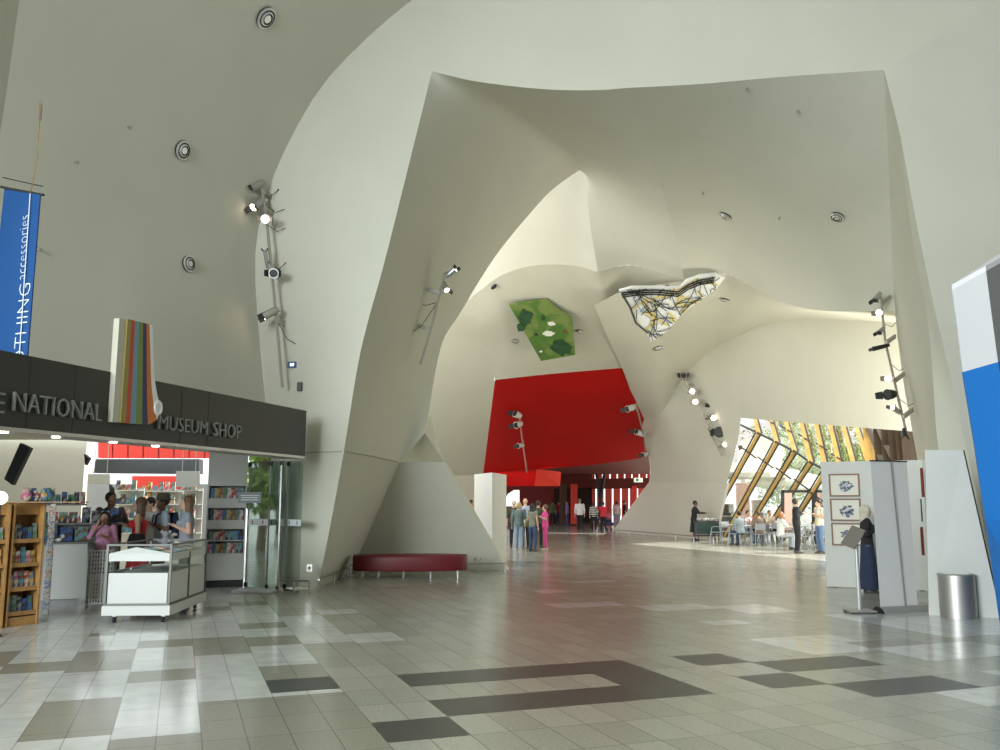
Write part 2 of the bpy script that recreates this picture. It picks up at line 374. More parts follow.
def tilemat(name, col, var, speck, joint=.55, rough=.2, sp=.5):
    m = bpy.data.materials.new(name); m.use_nodes = True; nt = m.node_tree; N = nt.nodes; L = nt.links; b = N['Principled BSDF']
    uv = N.new('ShaderNodeUVMap'); uv.uv_map = 'tiles'; sx = N.new('ShaderNodeSeparateXYZ'); ms = N.new('ShaderNodeVectorMath'); ms.operation = 'MULTIPLY'; ms.inputs[1].default_value = (2, 1, 1); L.new(uv.outputs[0], ms.inputs[0]); L.new(ms.outputs[0], sx.inputs[0])
    def mth(op, a, v=None, c=None):
        n = N.new('ShaderNodeMath'); n.operation = op
        L.new(a, n.inputs[0])
        if v is not None:
            if isinstance(v, float): n.inputs[1].default_value = v
            else: L.new(v, n.inputs[1])
        return n.outputs[0]
    js = []
    for k in (0, 1):
        fr = mth('FRACT', sx.outputs[k]); d = mth('ABSOLUTE', mth('SUBTRACT', fr, .5)); js.append(mth('GREATER_THAN', d, .484 if k == 0 else .4915))
    jn = mth('MAXIMUM', js[0], js[1])
    fl = N.new('ShaderNodeVectorMath'); fl.operation = 'FLOOR'; L.new(ms.outputs[0], fl.inputs[0])
    wn = N.new('ShaderNodeTexWhiteNoise'); wn.noise_dimensions = '2D'; L.new(fl.outputs[0], wn.inputs['Vector'])
    tc = N.new('ShaderNodeTexCoord'); nz = N.new('ShaderNodeTexNoise'); nz.inputs['Scale'].default_value = speck[1]; nz.inputs['Detail'].default_value = 3
    L.new(tc.outputs['Object'], nz.inputs['Vector'])
    a1 = mth('MULTIPLY', mth('SUBTRACT', wn.outputs['Value'], .5), float(var*2)); a2 = mth('MULTIPLY', mth('SUBTRACT', nz.outputs['Fac'], .5), float(speck[0]*2))
    s = mth('ADD', mth('ADD', a1, a2), 1.0)
    s = mth('MULTIPLY', s, mth('SUBTRACT', mth('MULTIPLY', jn, -joint), -1.0))
    vm = N.new('ShaderNodeVectorMath'); vm.operation = 'SCALE'; vm.inputs[0].default_value = col; L.new(s, vm.inputs['Scale'])
    L.new(vm.outputs[0], b.inputs['Base Color']); b.inputs['Roughness'].default_value = rough; b.inputs['Specular IOR Level'].default_value = sp
    return m
fl_g = tilemat('granite_grey', (.345, .345, .285), .10, (.35, 45), .5, .2, .45)
fl_t = tilemat('granite_taupe', (.27, .26, .205), .05, (.25, 45), .4, .2, .45)
fl_p = tilemat('marble_pale', (.58, .59, .56), .06, (.22, 5), .4, .13, .5)
fl_d = tilemat('granite_dark', (.050, .052, .050), .12, (.3, 45), .3, .3, .3)
floor = struct('floor', bm, [fl_g, fl_t, fl_p, fl_d])
# ------------------------------------------------------------ more setting
def slab(name, pts, off, m, kindstruct=True):
    bm = nb(); prism(bm, pts, off); return struct(name, bm, m) if kindstruct else obj(name, bm, m)
slab('light_block_east', [Vector((10, 15.3, 0)), Vector((10, 16.3, 15)), Vector((10, -13.5, 15)), Vector((10, -13.5, 0))], (.3, 0, 0), mat('light_block_grey', (.20, .20, .19), .7))  # added out of view to block the sky; grey keeps bounce low
slab('light_block_entrance_top', [Vector((-11, -1.5, 14)), Vector((10.2, -1.5, 15)), Vector((10.2, -13.5, 14)), Vector((-17, -13.5, 13))], (0, 0, .3), plaster)  # added overhead behind the camera to dim the vault and soffit
slab('light_block_east_top', [Vector((9.3, -2, 14.2)), Vector((13.5, 15.6, 12.5)), Vector((13.8, 16.5, 14)), Vector((9.3, -2, 15))], (.1, 0, .1), plaster)  # added out of view, shuts off sky above the right side
# shop shell
slab('wall_shop_left', [Vector((-10.2, 3, 0)), Vector((-10.2, 3, 3)), Vector((-13.5, 22, 4)), Vector((-13.5, 22, 0))], (-.2, 0, 0), plaster)
p0 = W(-60, 440, 18.5); p1 = W(80, 448, 19.5)
slab('wall_shop_rear', [Vector((p0.x-2, p0.y, 0)), Vector((p0.x-2, p0.y, 4)), W(92, 400, 19.5), W(84, 470, 19.5), Vector((W(84, 470, 19.5).x, 19.5, 0))], (0, .2, 0), plaster)
# a band of shop ceiling behind the header
slab('ceiling_shop', [Vector((-10.2, 5.4, 2.95)), Vector((-6.1, 10.6, 2.95)), Vector((-4.4, 16.8, 2.95)), Vector((-4.6, 17.8, 2.95)), Vector((-8.8, 18.6, 2.95)), Vector((-13.2, 18.6, 2.95))], (0, 0, .1), plaster)
# red louvred screens outside the far windows and outside the shop
def stripes(name, x0, x1, ya, yb, Y, n, label, cat, gap=.35, m=redlight, slant=0):
    o = thing(name, label, cat, W((x0+x1)/2, yb, Y)); inv = o.location
    for i in range(n):
        a = x0+(x1-x0)*i/n; b = a+(x1-x0)/n*(1-gap)
        bm = nb(); prism(bm, [W(a+slant, ya, Y)-inv, W(b+slant, ya, Y)-inv, W(b, yb, Y)-inv, W(a, yb, Y)-inv], (0, .3, 0)); obj('slat', bm, m, o)
    bm = nb(); q = [W(x0-1, ya-1, Y+.35), W(x1+1, ya-1, Y+.35), W(x1+1, ya+1, Y+.35), W(x0-1, ya+1, Y+.35)]; prism(bm, [v-inv for v in q], (0, .2, 0)); obj('rail', bm, m, o)
    return o
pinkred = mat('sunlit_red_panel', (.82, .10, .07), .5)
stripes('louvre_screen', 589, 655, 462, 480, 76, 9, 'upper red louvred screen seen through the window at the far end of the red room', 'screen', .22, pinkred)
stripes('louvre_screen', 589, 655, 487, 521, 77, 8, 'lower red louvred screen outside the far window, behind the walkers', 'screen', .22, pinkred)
stripes('louvre_screen', 98, 236, 436, 458, 31, 9, 'bright red slatted screen behind the shop above the dark fascia', 'screen', .1, redlight)
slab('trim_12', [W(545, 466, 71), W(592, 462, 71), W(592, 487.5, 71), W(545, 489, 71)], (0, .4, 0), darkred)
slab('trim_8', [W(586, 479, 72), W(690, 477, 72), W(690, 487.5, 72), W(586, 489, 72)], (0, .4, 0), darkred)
slab('trim_9', [W(632, 486, 71.5), W(637, 486, 71.5), W(637, 520.2, 71.5), W(632, 520.2, 71.5)], (0, .4, 0), redlight)
# far red back wall with an arched opening
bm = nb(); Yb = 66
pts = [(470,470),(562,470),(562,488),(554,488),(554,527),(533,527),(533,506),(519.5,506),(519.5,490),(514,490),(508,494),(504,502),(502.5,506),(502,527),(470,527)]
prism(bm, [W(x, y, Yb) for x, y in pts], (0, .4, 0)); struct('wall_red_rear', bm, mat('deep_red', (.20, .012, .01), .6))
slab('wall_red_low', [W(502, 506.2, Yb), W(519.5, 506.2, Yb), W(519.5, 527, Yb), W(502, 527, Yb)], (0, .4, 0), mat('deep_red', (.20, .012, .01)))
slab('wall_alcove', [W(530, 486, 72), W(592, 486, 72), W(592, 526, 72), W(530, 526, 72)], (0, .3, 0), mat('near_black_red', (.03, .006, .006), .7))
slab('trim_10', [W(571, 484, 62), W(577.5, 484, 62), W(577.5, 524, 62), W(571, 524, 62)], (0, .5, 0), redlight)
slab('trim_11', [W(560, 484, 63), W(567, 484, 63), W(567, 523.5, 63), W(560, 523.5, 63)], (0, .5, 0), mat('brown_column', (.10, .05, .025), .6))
# raking dark braces in front of the far window
o = thing('raking_brace', 'dark crossed steel brace in front of the far red-lit window', 'brace', W(600, 524, 68)); q = o.location.copy()
for (a, b) in (((596, 470), (604, 524)), ((605, 470), (597, 524))):
    bm = nb(); cone(bm, W(a[0], a[1], 68)-q, W(b[0], b[1], 68)-q, .13, .13); obj('strut', bm, dark, o)
# exit sign (running-man box, green)
o = thing('exit_sign', 'small lit exit sign box on the dark beam above the walkers', 'sign', W(638.5, 480, 71), 0); q = o.location
bm = nb(); box(bm, -.34, .34, 0, .2, -.17, .17); obj('housing', bm, mat('exit_face', (.9, .95, .85), .4, emit=(.9, 1, .8), es=.8), o)
bm = nb(); box(bm, -.2, .0, -.03, 0, -.1, .1); obj('pictogram', bm, mat('exit_green', (.05, .45, .15), .5), o)
# cafe window: curtain wall of timber fins
bm = nb()
def cw(x, y): 
    t = (x-741)/(905-741.0); return W(x, y, yF(x)+(3.5-1.5*t))
crease = [(741,425),(758,433),(776,442),(794,451),(810,462),(825,470),(842,480),(860,490),(880,500),(900,508),(918,514)]
toppx = [(736,410),(753,412),(769,414),(784,416),(800,418),(815,419),(829,420),(842,422),(855,423),(866,424),(876,425),(884,426),(891,426),(898,427),(904,427)]
topn = [(826,495),(842,495),(855,492),(866,490),(876,490),(884,490)]
botpx = [None,(726,492),(743,502),(758,511),(773,520),(789,528),(806,536),(826,540),(846,540)]
win = thing('window_1', '', 'window'); del win['label']; del win['category']; win['kind'] = 'structure'
win.location = cw(800, 541); q = win.location.copy()
def bar(a, b, w, dep, m, name, along=Vector((.28, -.96, 0))):
    b_ = nb(); prism(b_, [a-along*w/2-q, a+along*w/2-q, b+along*w/2-q, b-along*w/2-q], Vector((.96, .28, 0))*dep); return obj(name, b_, m, win)
px_ = Vector((1, 0, 0))
for i in range(len(crease)):
    n = cw(*crease[i])
    if i < len(toppx) and i > 0:
        tp = cw(*toppx[i])
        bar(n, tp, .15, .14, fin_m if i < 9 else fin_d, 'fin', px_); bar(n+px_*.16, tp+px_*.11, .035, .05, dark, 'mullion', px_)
    if i < len(botpx) and botpx[i]:
        bt = cw(*botpx[i]); d = (bt-n).normalized(); e = n+d*((n.z-.02)/-d.z) if d.z < 0 else bt
        bar(n, e, .10, .12, fin_m, 'fin', px_); bar(n+px_*.14, e+px_*.09, .035, .05, dark, 'mullion', px_); bar(n-px_*.14, e-px_*.09, .035, .05, dark, 'mullion', px_)
for i in range(9, 15):
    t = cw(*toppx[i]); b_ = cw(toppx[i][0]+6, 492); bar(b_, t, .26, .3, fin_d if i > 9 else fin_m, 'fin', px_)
for i in range(len(crease)-1):
    a, b = cw(*crease[i]), cw(*crease[i+1]); bm = nb(); cone(bm, a-q, b-q, .05); obj('transom', bm, dark, win)
for k in range(7):       # stepped transoms between the fins
    a = cw(crease[k][0], crease[k][1]+22+k*2); b = cw(crease[k][0]+15, crease[k][1]+33+k*2); bm = nb(); cone(bm, a-q, b-q, .035); obj('transom', bm, dark, win)
    if k < 6:
        a = cw(crease[k][0]+22, crease[k][1]-8); b = cw(crease[k][0]+33, crease[k][1]-1); bm = nb(); cone(bm, a-q, b-q, .03); obj('transom', bm, dark, win)
bm = nb(); o_ = Vector((.6, .15, 0))
prism(bm, [cw(700, 400)-q+o_, cw(925, 400)-q+o_, Vector((cw(925, 500).x, cw(925, 500).y, 0))-q+o_, Vector((cw(700, 500).x, cw(700, 500).y, 0))-q+o_], (.03, .01, 0)); pane = obj('pane', bm, clearglass, win)
for c_ in win.children: c_['kind'] = 'structure'
# dark door frame in the cafe glazing
o = thing('door_1', '', 'door'); del o['label']; del o['category']; o['kind'] = 'structure'; Yd = 35.5; o.location = W(820, 545, Yd); q2 = o.location.copy()
for (xa, xb, ya, yb) in ((782, 784, 491, 540), (813, 817, 491, 546), (782, 850, 490, 492.5)):
    bm = nb(); prism(bm, [W(x, y, Yd)-q2 for x, y in ((xa, ya), (xb, ya), (xb, yb), (xa, yb))], (0, .15, 0)); c_ = obj('door_frame', bm, dark, o); c_['kind'] = 'structure'
pk = mat('pale_pink_panel', (.85, .58, .48), .6)
for (xa, xb) in ((784.5, 792), (817.5, 825)):
    bm = nb(); prism(bm, [W(x, y, Yd)-q2 for x, y in ((xa, 493), (xb, 493), (xb, 530), (xa, 530))], (0, .06, 0)); c_ = obj('door_panel', bm, pk, o); c_['kind'] = 'structure'
# skirting rails along the plinths
def rail(pts, label):
    o = thing('foot_rail', label, 'rail', pts[0]); q = o.location.copy()
    bm = nb(); tube(bm, [p-q for p in pts], .022, 6); obj('bar', bm, steel, o)
    n = max(2, int((pts[-1]-pts[0]).length/1.6))
    for i in range(n+1):
        p = pts[0].lerp(pts[-1], i/n)-q; bm = nb(); cone(bm, (p.x, p.y, -q.z+.001), p, .018); obj('post', bm, steel, o)
def gz(x, y, z=.22, f=.25): p = G(x, y); p.y -= f; p.z = z; return p
rail([gz(352, 574), gz(505, 572)], 'low steel foot rail behind the red bench')
rail([gz(321, 591), gz(349, 577)], 'short steel foot rail at the corner of the left arch leg')
rail([gz(282, 591), gz(312, 592)], 'short steel foot rail beside the glass doors')
rail([gz(616, 534), gz(712, 543)], 'long low steel foot rail along the far white plinth')
TT = []
for k_, (pp, nms) in enumerate(((((300,452.5),(322,452),(342,451.5)), ['wall_front']), (((346,451.5),(375,456.8),(398,461.8)), ['trim_3','wall_left']))):
    TT.append((pp, nms))
# ceiling diffusers, found on the surface itself
dg = bpy.context.evaluated_depsgraph_get()
BV = {}
def hit(x, y, names):
    best = None; o0 = Vector((0, 0, H)); d = ray(x, y).normalized()
    for n in names:
        if n not in BV: BV[n] = BVHTree.FromPolygons([v.co.copy() for v in SH[n].data.vertices], [tuple(p.vertices) for p in SH[n].data.polygons])
        r = BV[n].ray_cast(o0, d)
        if r[0] is not None and (best is None or r[3] < best[2]):
            nn = r[1].normalized(); nn = -nn if nn.dot(d) > 0 else nn; best = (r[0], nn, r[3])
    return best
ALL = list(SH)
bm = nb(); n_s = 0
for pp, nms in TT:
    hs = [hit(x, y, nms) for x, y in pp]
    if all(hs): tube(bm, [h[0]+h[1]*.004 for h in hs], .012, 5)
    struct('trim_13', bm, mat('seam_grey', (.38, .37, .31), .8)); bm = nb()
bm.free()
slab('light_block_court', [Vector((10.1, 20.6, 0)), Vector((15, 20.4, 0)), Vector((15, 20.4, 12)), Vector((9.4, 20.8, 12))], (0, .2, 0), plaster)  # added unseen slab, stops sun leaking past the right reveal
slab('light_block_court_top', [KE[-1]+Vector((0, 0, .02)), W(900,323,yF(900)-2.2), W(960,435,yF(960)-.9), Vector((15, 23, 5.4)), Vector((15, 20.5, 6.5))], (0, 0, .1), plaster)  # added unseen lid, closes the sun gap above the court
def frame(loc, n, up=Vector((0, 0, 1))):
    z = n.normalized(); x = up.cross(z).normalized(); y = z.cross(x); M = Matrix((x, y, z)).transposed().to_4x4(); M.translation = loc; return M
def diffuser(x, y, rpx, label, r=None):
    h = hit(x, y, ALL)
    if not h: print('MISS', label); return
    r = rpx/889*h[2]
    o = thing('ceiling_diffuser', label, 'vent', group=None); o.matrix_world = frame(h[0]+h[1]*.02, h[1])
    bm = nb(); cone(bm, (0, 0, -.01), (0, 0, .004), r, r, 24); obj('recess', bm, black, o)
    for k, (ra, rb_, z) in enumerate(((1.0, .80, .02), (.66, .50, .04), (.36, .0, .05))):
        bm = nb(); S = 24
        A = [bm.verts.new((r*ra*math.cos(2*PI*i/S), r*ra*math.sin(2*PI*i/S), z)) for i in range(S)]
        if rb_ > 0:
            B = [bm.verts.new((r*rb_*math.cos(2*PI*i/S), r*rb_*math.sin(2*PI*i/S), z+.02)) for i in range(S)]
            for i in range(S): bm.faces.new([A[i], A[(i+1) % S], B[(i+1) % S], B[i]])
        else: bm.faces.new(A)
        obj('ring', bm, alu, o)
for x, y, r, l in ((265.5,17.5,10.5,'largest round ceiling diffuser high on the left vault'), (182,150,9,'round diffuser midway down the left vault'), (188,264,8,'lowest round diffuser on the left vault, above the shop sign'),
    (725.5,215.5,6,'left round diffuser of the two on the dim central ceiling'), (837.5,216.5,6.5,'right round diffuser of the two on the dim central ceiling'), (724.5,299,5,'round diffuser right of the black and white painting'),
    (657.5,348,5,'round diffuser below the tip of the black and white painting'), (515,341,3.8,'small round diffuser left of the green painting'), (579,331,3.8,'small round diffuser right of the green painting')):
    diffuser(x, y, r, l)
for x, y, l in ((494.5,284.5,'thin dark slot speaker at left under the far arch'), (667,284,'thin dark slot speaker above the black and white painting'), (567,317,'tiny dark box fixed beside the green painting')):
    h = hit(x, y, ALL)
    if h:
        bm = nb(); s_ = h[2]/889; box(bm, -3.2*s_, 3.2*s_, -1.2*s_, 1.2*s_, 0, .12); o = tag(obj('slot_speaker', bm, black), l, 'speaker'); o.matrix_world = frame(h[0]+h[1]*.05, h[1]) @ Matrix.Rotation(.4 if x < 500 else -.4, 4, 'Z')
# paintings hung on the vault surfaces (polygon outline, own thickness)
def artmat(name, cols, scale, lines=None):
    m = bpy.data.materials.new(name); m.use_nodes = True; nt = m.node_tree; b = nt.nodes['Principled BSDF']; tc = nt.nodes.new('ShaderNodeTexCoord')
    n = nt.nodes.new('ShaderNodeTexNoise'); n.inputs['Scale'].default_value = scale; n.inputs['Detail'].default_value = 3; n.inputs['Distortion'].default_value = .8
    r = nt.nodes.new('ShaderNodeValToRGB'); r.color_ramp.interpolation = 'EASE'
    while len(r.color_ramp.elements) < len(cols): r.color_ramp.elements.new(.5)
    for i, (p, c) in enumerate(cols): r.color_ramp.elements[i].position = p; r.color_ramp.elements[i].color = (*c, 1)
    nt.links.new(tc.outputs['Object'], n.inputs['Vector']); nt.links.new(n.outputs['Fac'], r.inputs['Fac']); nt.links.new(r.outputs['Color'], b.inputs['Base Color']); b.inputs['Roughness'].default_value = .6
    return m
def plane_from(pts, names, push, tilt=.25):
    hs = [h for h in (hit(x, y, names) for x, y in pts) if h]; c = sum((h[0] for h in hs), Vector())/len(hs); n = sum((h[1] for h in hs), Vector()).normalized(); n = (n+ray(540, 330).normalized()*-tilt).normalized(); return c+n*(push+max((h[0]-c).dot(n) for h in hs)), n
def onplane(x, y, c, n):
    d = ray(x, y); o0 = Vector((0, 0, H)); t = (c-o0).dot(n)/d.dot(n); return o0+d*t
gp = [(509,305),(547,300),(558,310),(572,319),(575,355),(541,361)]
c, n = plane_from(gp, ['wall_far'], .16)
q = onplane(541, 331, c, n)
o = tag(thing('green_painting', 'green shaped canvas with trees and white ponds hung on the far vault', 'painting', q), 'green shaped canvas with trees and white ponds hung on the far vault', 'painting')
gart = artmat('green_canvas', [(0, (.03, .09, .02)), (.42, (.08, .18, .03)), (.52, (.17, .24, .06)), (1, (.26, .33, .11))], .9)
bm = nb(); prism(bm, [onplane(x, y, c, n)-q for x, y in gp], -n*.08); obj('canvas', bm, gart, o)
def blob(cx, cy, rx, ry, m, name, z=.02, w=.25, k=18, rot=0):
    bm = nb(); vs = []
    for i in range(k):
        a = 2*PI*i/k; rr = 1+random.uniform(-w, w); X = rx*rr*math.cos(a); Y = ry*rr*math.sin(a)
        vs.append(onplane(cx+X*math.cos(rot)-Y*math.sin(rot), cy+X*math.sin(rot)+Y*math.cos(rot), c, n)+n*z-q)
    prism(bm, vs, n*.02); return obj(name, bm, m, o)
gd = mat('paint_dark_green', (.02, .07, .025), .7, noise=.4, nscale=3); gw = mat('paint_white', (.8, .8, .72), .7)
blob(525,317,7,8,gd,'painted_tree'); blob(561,347,10,8,gd,'painted_tree'); blob(521,327,4,4,gd,'painted_tree')
blob(549,333,6,2.2,gw,'painted_pond',.02,.3); blob(551,323,4,2,gw,'painted_pond',.02,.3); blob(543,317,1.6,3,gd,'painted_bird'); blob(536,334,2,.8,mat('paint_dark', (.03,.03,.02)),'painted_bird'); blob(541,351,1.5,1,gw,'painted_bird',.02); blob(565,331,1,2.4,mat('paint_brown', (.25,.08,.03)),'painted_bird')
# black and white painting
bp = [(619,291),(632,287.5),(655,287.5),(680,288),(686,281),(700,276),(716,274.5),(725,278),(715,290),(700,300),(682,314),(668,330),(652,342)]
bb = [(640,300), (690,290), (655,330), (712,284)]
c, n = plane_from(bp+[(670,300)], ['wall_vaulted'], .3, .6)
q = onplane(670, 305, c, n)
o = thing('line_painting', 'white shaped canvas covered in tangled black and ochre lines, hung on the right vault', 'painting', q)
bm = nb(); prism(bm, [onplane(x, y, c, n)-q for x, y in bp], -n*.08); obj('canvas', bm, mat('canvas_white', (.80, .80, .76), .7), o)
def inside(x, y):
    r = False; j = len(bp)-1
    for i in range(len(bp)):
        if (bp[i][1] > y) != (bp[j][1] > y) and x < (bp[j][0]-bp[i][0])*(y-bp[i][1])/(bp[j][1]-bp[i][1])+bp[i][0]: r = not r
        j = i
    return r
rnd = random.Random(3)
for nm, col, cnt, wd in (('ochre_strokes', (.68, .55, .22), 40, 1.2), ('blue_strokes', (.25, .32, .42), 14, .5), ('black_strokes', (.015, .015, .02), 150, .38)):
    bm = nb()
    for _ in range(cnt):
        x, y = rnd.uniform(619, 725), rnd.uniform(276, 342)
        if not inside(x, y): continue
        an = rnd.gauss(1.1 if rnd.random() < .6 else -.6, .5); dx, dy = math.cos(an)*1.6, math.sin(an)*1.6; cv = rnd.uniform(-.06, .06); path = []
        for s in range(rnd.randint(8, 26)):
            if not inside(x, y): break
            path.append((x, y)); x += dx; y += dy; dx, dy = dx*math.cos(cv)-dy*math.sin(cv), dx*math.sin(cv)+dy*math.cos(cv)
        if len(path) < 3: continue
        L_ = []; R_ = []; zz = .01+rnd.random()*.02+(.02 if wd < .45 else 0)
        for i, (a_, b_) in enumerate(path):
            p2 = path[min(i+1, len(path)-1)]; p1 = path[max(i-1, 0)]; tx, ty = p2[0]-p1[0], p2[1]-p1[1]; ln = math.hypot(tx, ty) or 1
            L_.append(bm.verts.new(onplane(a_-ty/ln*wd, b_+tx/ln*wd, c, n)+n*zz-q)); R_.append(bm.verts.new(onplane(a_+ty/ln*wd, b_-tx/ln*wd, c, n)+n*zz-q))
        for i in range(len(L_)-1): bm.faces.new([L_[i], L_[i+1], R_[i+1], R_[i]])
    ob = obj(nm, bm, mat('paint_'+nm, col, .6), o); ob['kind'] = 'stuff'
bm = nb()        # the dark knotted bands along the top edge
for k in range(3):
    tube(bm, [onplane(x, y+k*2.2, c, n)+n*.04-q for x, y in ((622,292),(634,290),(655,289),(678,291),(688,284),(700,279),(714,277))], .022, 5)
tube(bm, [onplane(x, y, c, n)+n*.04-q for x, y in ((622,293),(630,306),(636,322),(648,332))], .035, 5)
obj('thick_band', bm, black, o)

slab('light_block_entrance', [Vector((-17, -13.5, 0)), Vector((10.3, -13.5, 0)), Vector((10.3, -13.5, 15)), Vector((-17, -13.5, 15))], (0, -.3, 0), mat('light_block_grey', (.20, .20, .19), .7))  # added behind the camera to cut skylight from the rear
# ------------------------------------------------------------ shop: header sign, logo, banner, furniture
S0 = W(-40, 434, 9.45); S0.z = 2.5; S1 = W(305, 458, 16.6); S1.z = 2.5
sdir = (Vector((S1.x, S1.y, 0))-Vector((S0.x, S0.y, 0))).normalized(); sn = Vector((sdir.y, -sdir.x, 0)); SLEN = (S1-S0).length
SH_ = .86
sgn = thing('shop_sign_header', 'long charcoal header fascia carrying the raised museum shop lettering', 'sign header', (S0.x, S0.y, 2.5)); sgn.rotation_euler = (0, 0, math.atan2(sdir.y, sdir.x))
def spx(x, y):          # local (along, up) on the fascia face at pixel x,y
    c0 = Vector((S0.x, S0.y, 2.5)); d = ray(x, y); o0 = Vector((0, 0, H)); t = (c0-o0).dot(sn)/d.dot(sn); p = o0+d*t
    return (p-c0).dot(sdir), p.z-2.5
bm = nb(); box(bm, 0, SLEN, 0, .42, 0, SH_); obj('fascia', bm, signm, sgn)
for x in (28, 74, 182, 209):
    a = spx(x, 400)[0]; bm = nb(); box(bm, a-.006, a+.006, -.004, .003, 0.002, SH_-.002); obj('panel_joint', bm, black, sgn)
bm = nb(); box(bm, .0, SLEN-.05, -.02, .44, -.045, -.002); obj('soffit_strip', bm, brushed, sgn)
for x in (14, 66, 123, 165):
    a = spx(x, 432)[0]; bm = nb(); cone(bm, (a, .15, -.06), (a, .15, -.046), .05, .05, 12); obj('downlight', bm, lit, sgn)
letm = mat('brushed_letter', (.26, .27, .25), .5, metal=.3)
def word(txt, x0, x1, yt, yb, parent_name='lettering'):
    a0, zt = spx(x0, yt); a1, _ = spx(x1, yt); _, zb = spx(x0, yb)
    cu = bpy.data.curves.new('t', 'FONT'); cu.body = txt; cu.size = 1; cu.extrude = .05; cu.offset = -.012; cu.resolution_u = 2
    to = bpy.data.objects.new('t', cu); C.objects.link(to); dgx = bpy.context.evaluated_depsgraph_get(); me = bpy.data.meshes.new_from_object(to.evaluated_get(dgx)); bpy.data.objects.remove(to)
    xs = [v.co.x for v in me.vertices]; ys = [v.co.y for v in me.vertices]
    sx = (a1-a0)/(max(xs)-min(xs)); sy = (zt-zb)/(max(ys)-min(ys)); mx, my = min(xs), min(ys)
    for v in me.vertices: v.co = Vector((a0+(v.co.x-mx)*sx, -.03-v.co.z*.4, zb+(v.co.y-my)*sy))
    me.materials.append(letm); me.name = parent_name
    o = bpy.data.objects.new(parent_name, me); C.objects.link(o); o.parent = sgn; return o
word('THE', -36, 3, 388, 409); word('NATIONAL', 12, 101, 391.5, 411); word('MUSEUM', 157, 206, 415, 429); word('SHOP', 212, 239.5, 422, 436)
# striped ribbon logo on the fascia
lg = thing('ribbon_logo', 'tall striped ribbon logo curling at its foot, standing on the dark shop fascia', 'logo', (S0.x, S0.y, 2.5)); lg.rotation_euler = sgn.rotation_euler
cols = [('cream', (.52, .50, .40)), ('olive', (.30, .24, .06)), ('red', (.50, .06, .02)), ('light_blue', (.16, .30, .40)), ('green', (.17, .24, .04)), ('navy', (.02, .02, .10)), ('orange', (.60, .16, .015)), ('white', (.80, .80, .80))]
topx = [114.5, 121.5, 125.5, 129, 133, 137, 140.5, 143.5, 146.5]; botx = [107.5, 114.5, 119.5, 124, 129.5, 136, 142, 151, 155]
boty = [422, 422.5, 423, 423.5, 424, 424.5, 425, 420, 408]
def stripe(i, t):        # boundary i at parameter t
    x = topx[i]+(botx[i]-topx[i])*(t*.35+.65*max(0, (t-.5)/.5)**2.2) if i > 5 else topx[i]+(botx[i]-topx[i])*t
    y = 318.5+(i*.9)+(boty[i]-318.5-i*.9)*t
    return spx(x, y)
for i in range(8):
    L_ = [stripe(i, k/14) for k in range(15)]; R_ = [stripe(i+1, k/14) for k in range(15)]
    bm = nb(); f = -.10 if i else -.08
    prism(bm, [(x, f, z) for x, z in L_]+[(x, f, z) for x, z in reversed(R_)], (0, .09, 0)); obj('stripe_'+cols[i][0], bm, mat('logo_'+cols[i][0], cols[i][1], .5), lg)
cc = spx(152, 408); bm = nb()
R0 = .085
pts = [(cc[0]+R0*math.cos(t)*.8, -.09, cc[1]+R0*math.sin(t)) for t in [i*2*PI/18 for i in range(19)]]
tube(bm, pts, .03, 8); obj('curl', bm, mat('logo_white', (.8, .8, .8)), lg)
# hanging blue banner
BY = 11.3
c0 = W(21, 270, BY); bn = thing('blue_banner', 'tall blue hanging banner with white sideways lettering, hung at far left', 'banner', c0)
bpts = [W(4.5,187,BY), W(40,195,BY-.3), W(24.5,390,BY-.35), W(-17,386,BY)]
bm = nb(); prism(bm, [p-c0 for p in bpts], Vector((.3, .95, 0))*.02); obj('cloth', bm, mat('banner_blue', (.004, .065, .23), .6), bn)
bm = nb(); tube(bm, [bpts[0]-c0+Vector((-.05,0,.0)), bpts[1]-c0+Vector((.05,0,.0))], .018, 6); obj('top_rod', bm, dark, bn)
bm = nb(); tube(bm, [(bpts[0]+bpts[1])/2+Vector((.12,0,0))-c0, W(37, 160, BY)-c0, W(41, 100, BY+.2)-c0], .006, 5); obj('wire', bm, timber, bn)
bm = nb(); tube(bm, [W(2.5,177.5,BY)-c0, W(43,186.5,BY)-c0], .008, 5); obj('wire', bm, dark, bn)
bm = nb(); cone(bm, W(41.2,100,BY+.2)-c0, W(40,120,BY+.2)-c0, .02, .02, 8); obj('tensioner', bm, steel, bn)
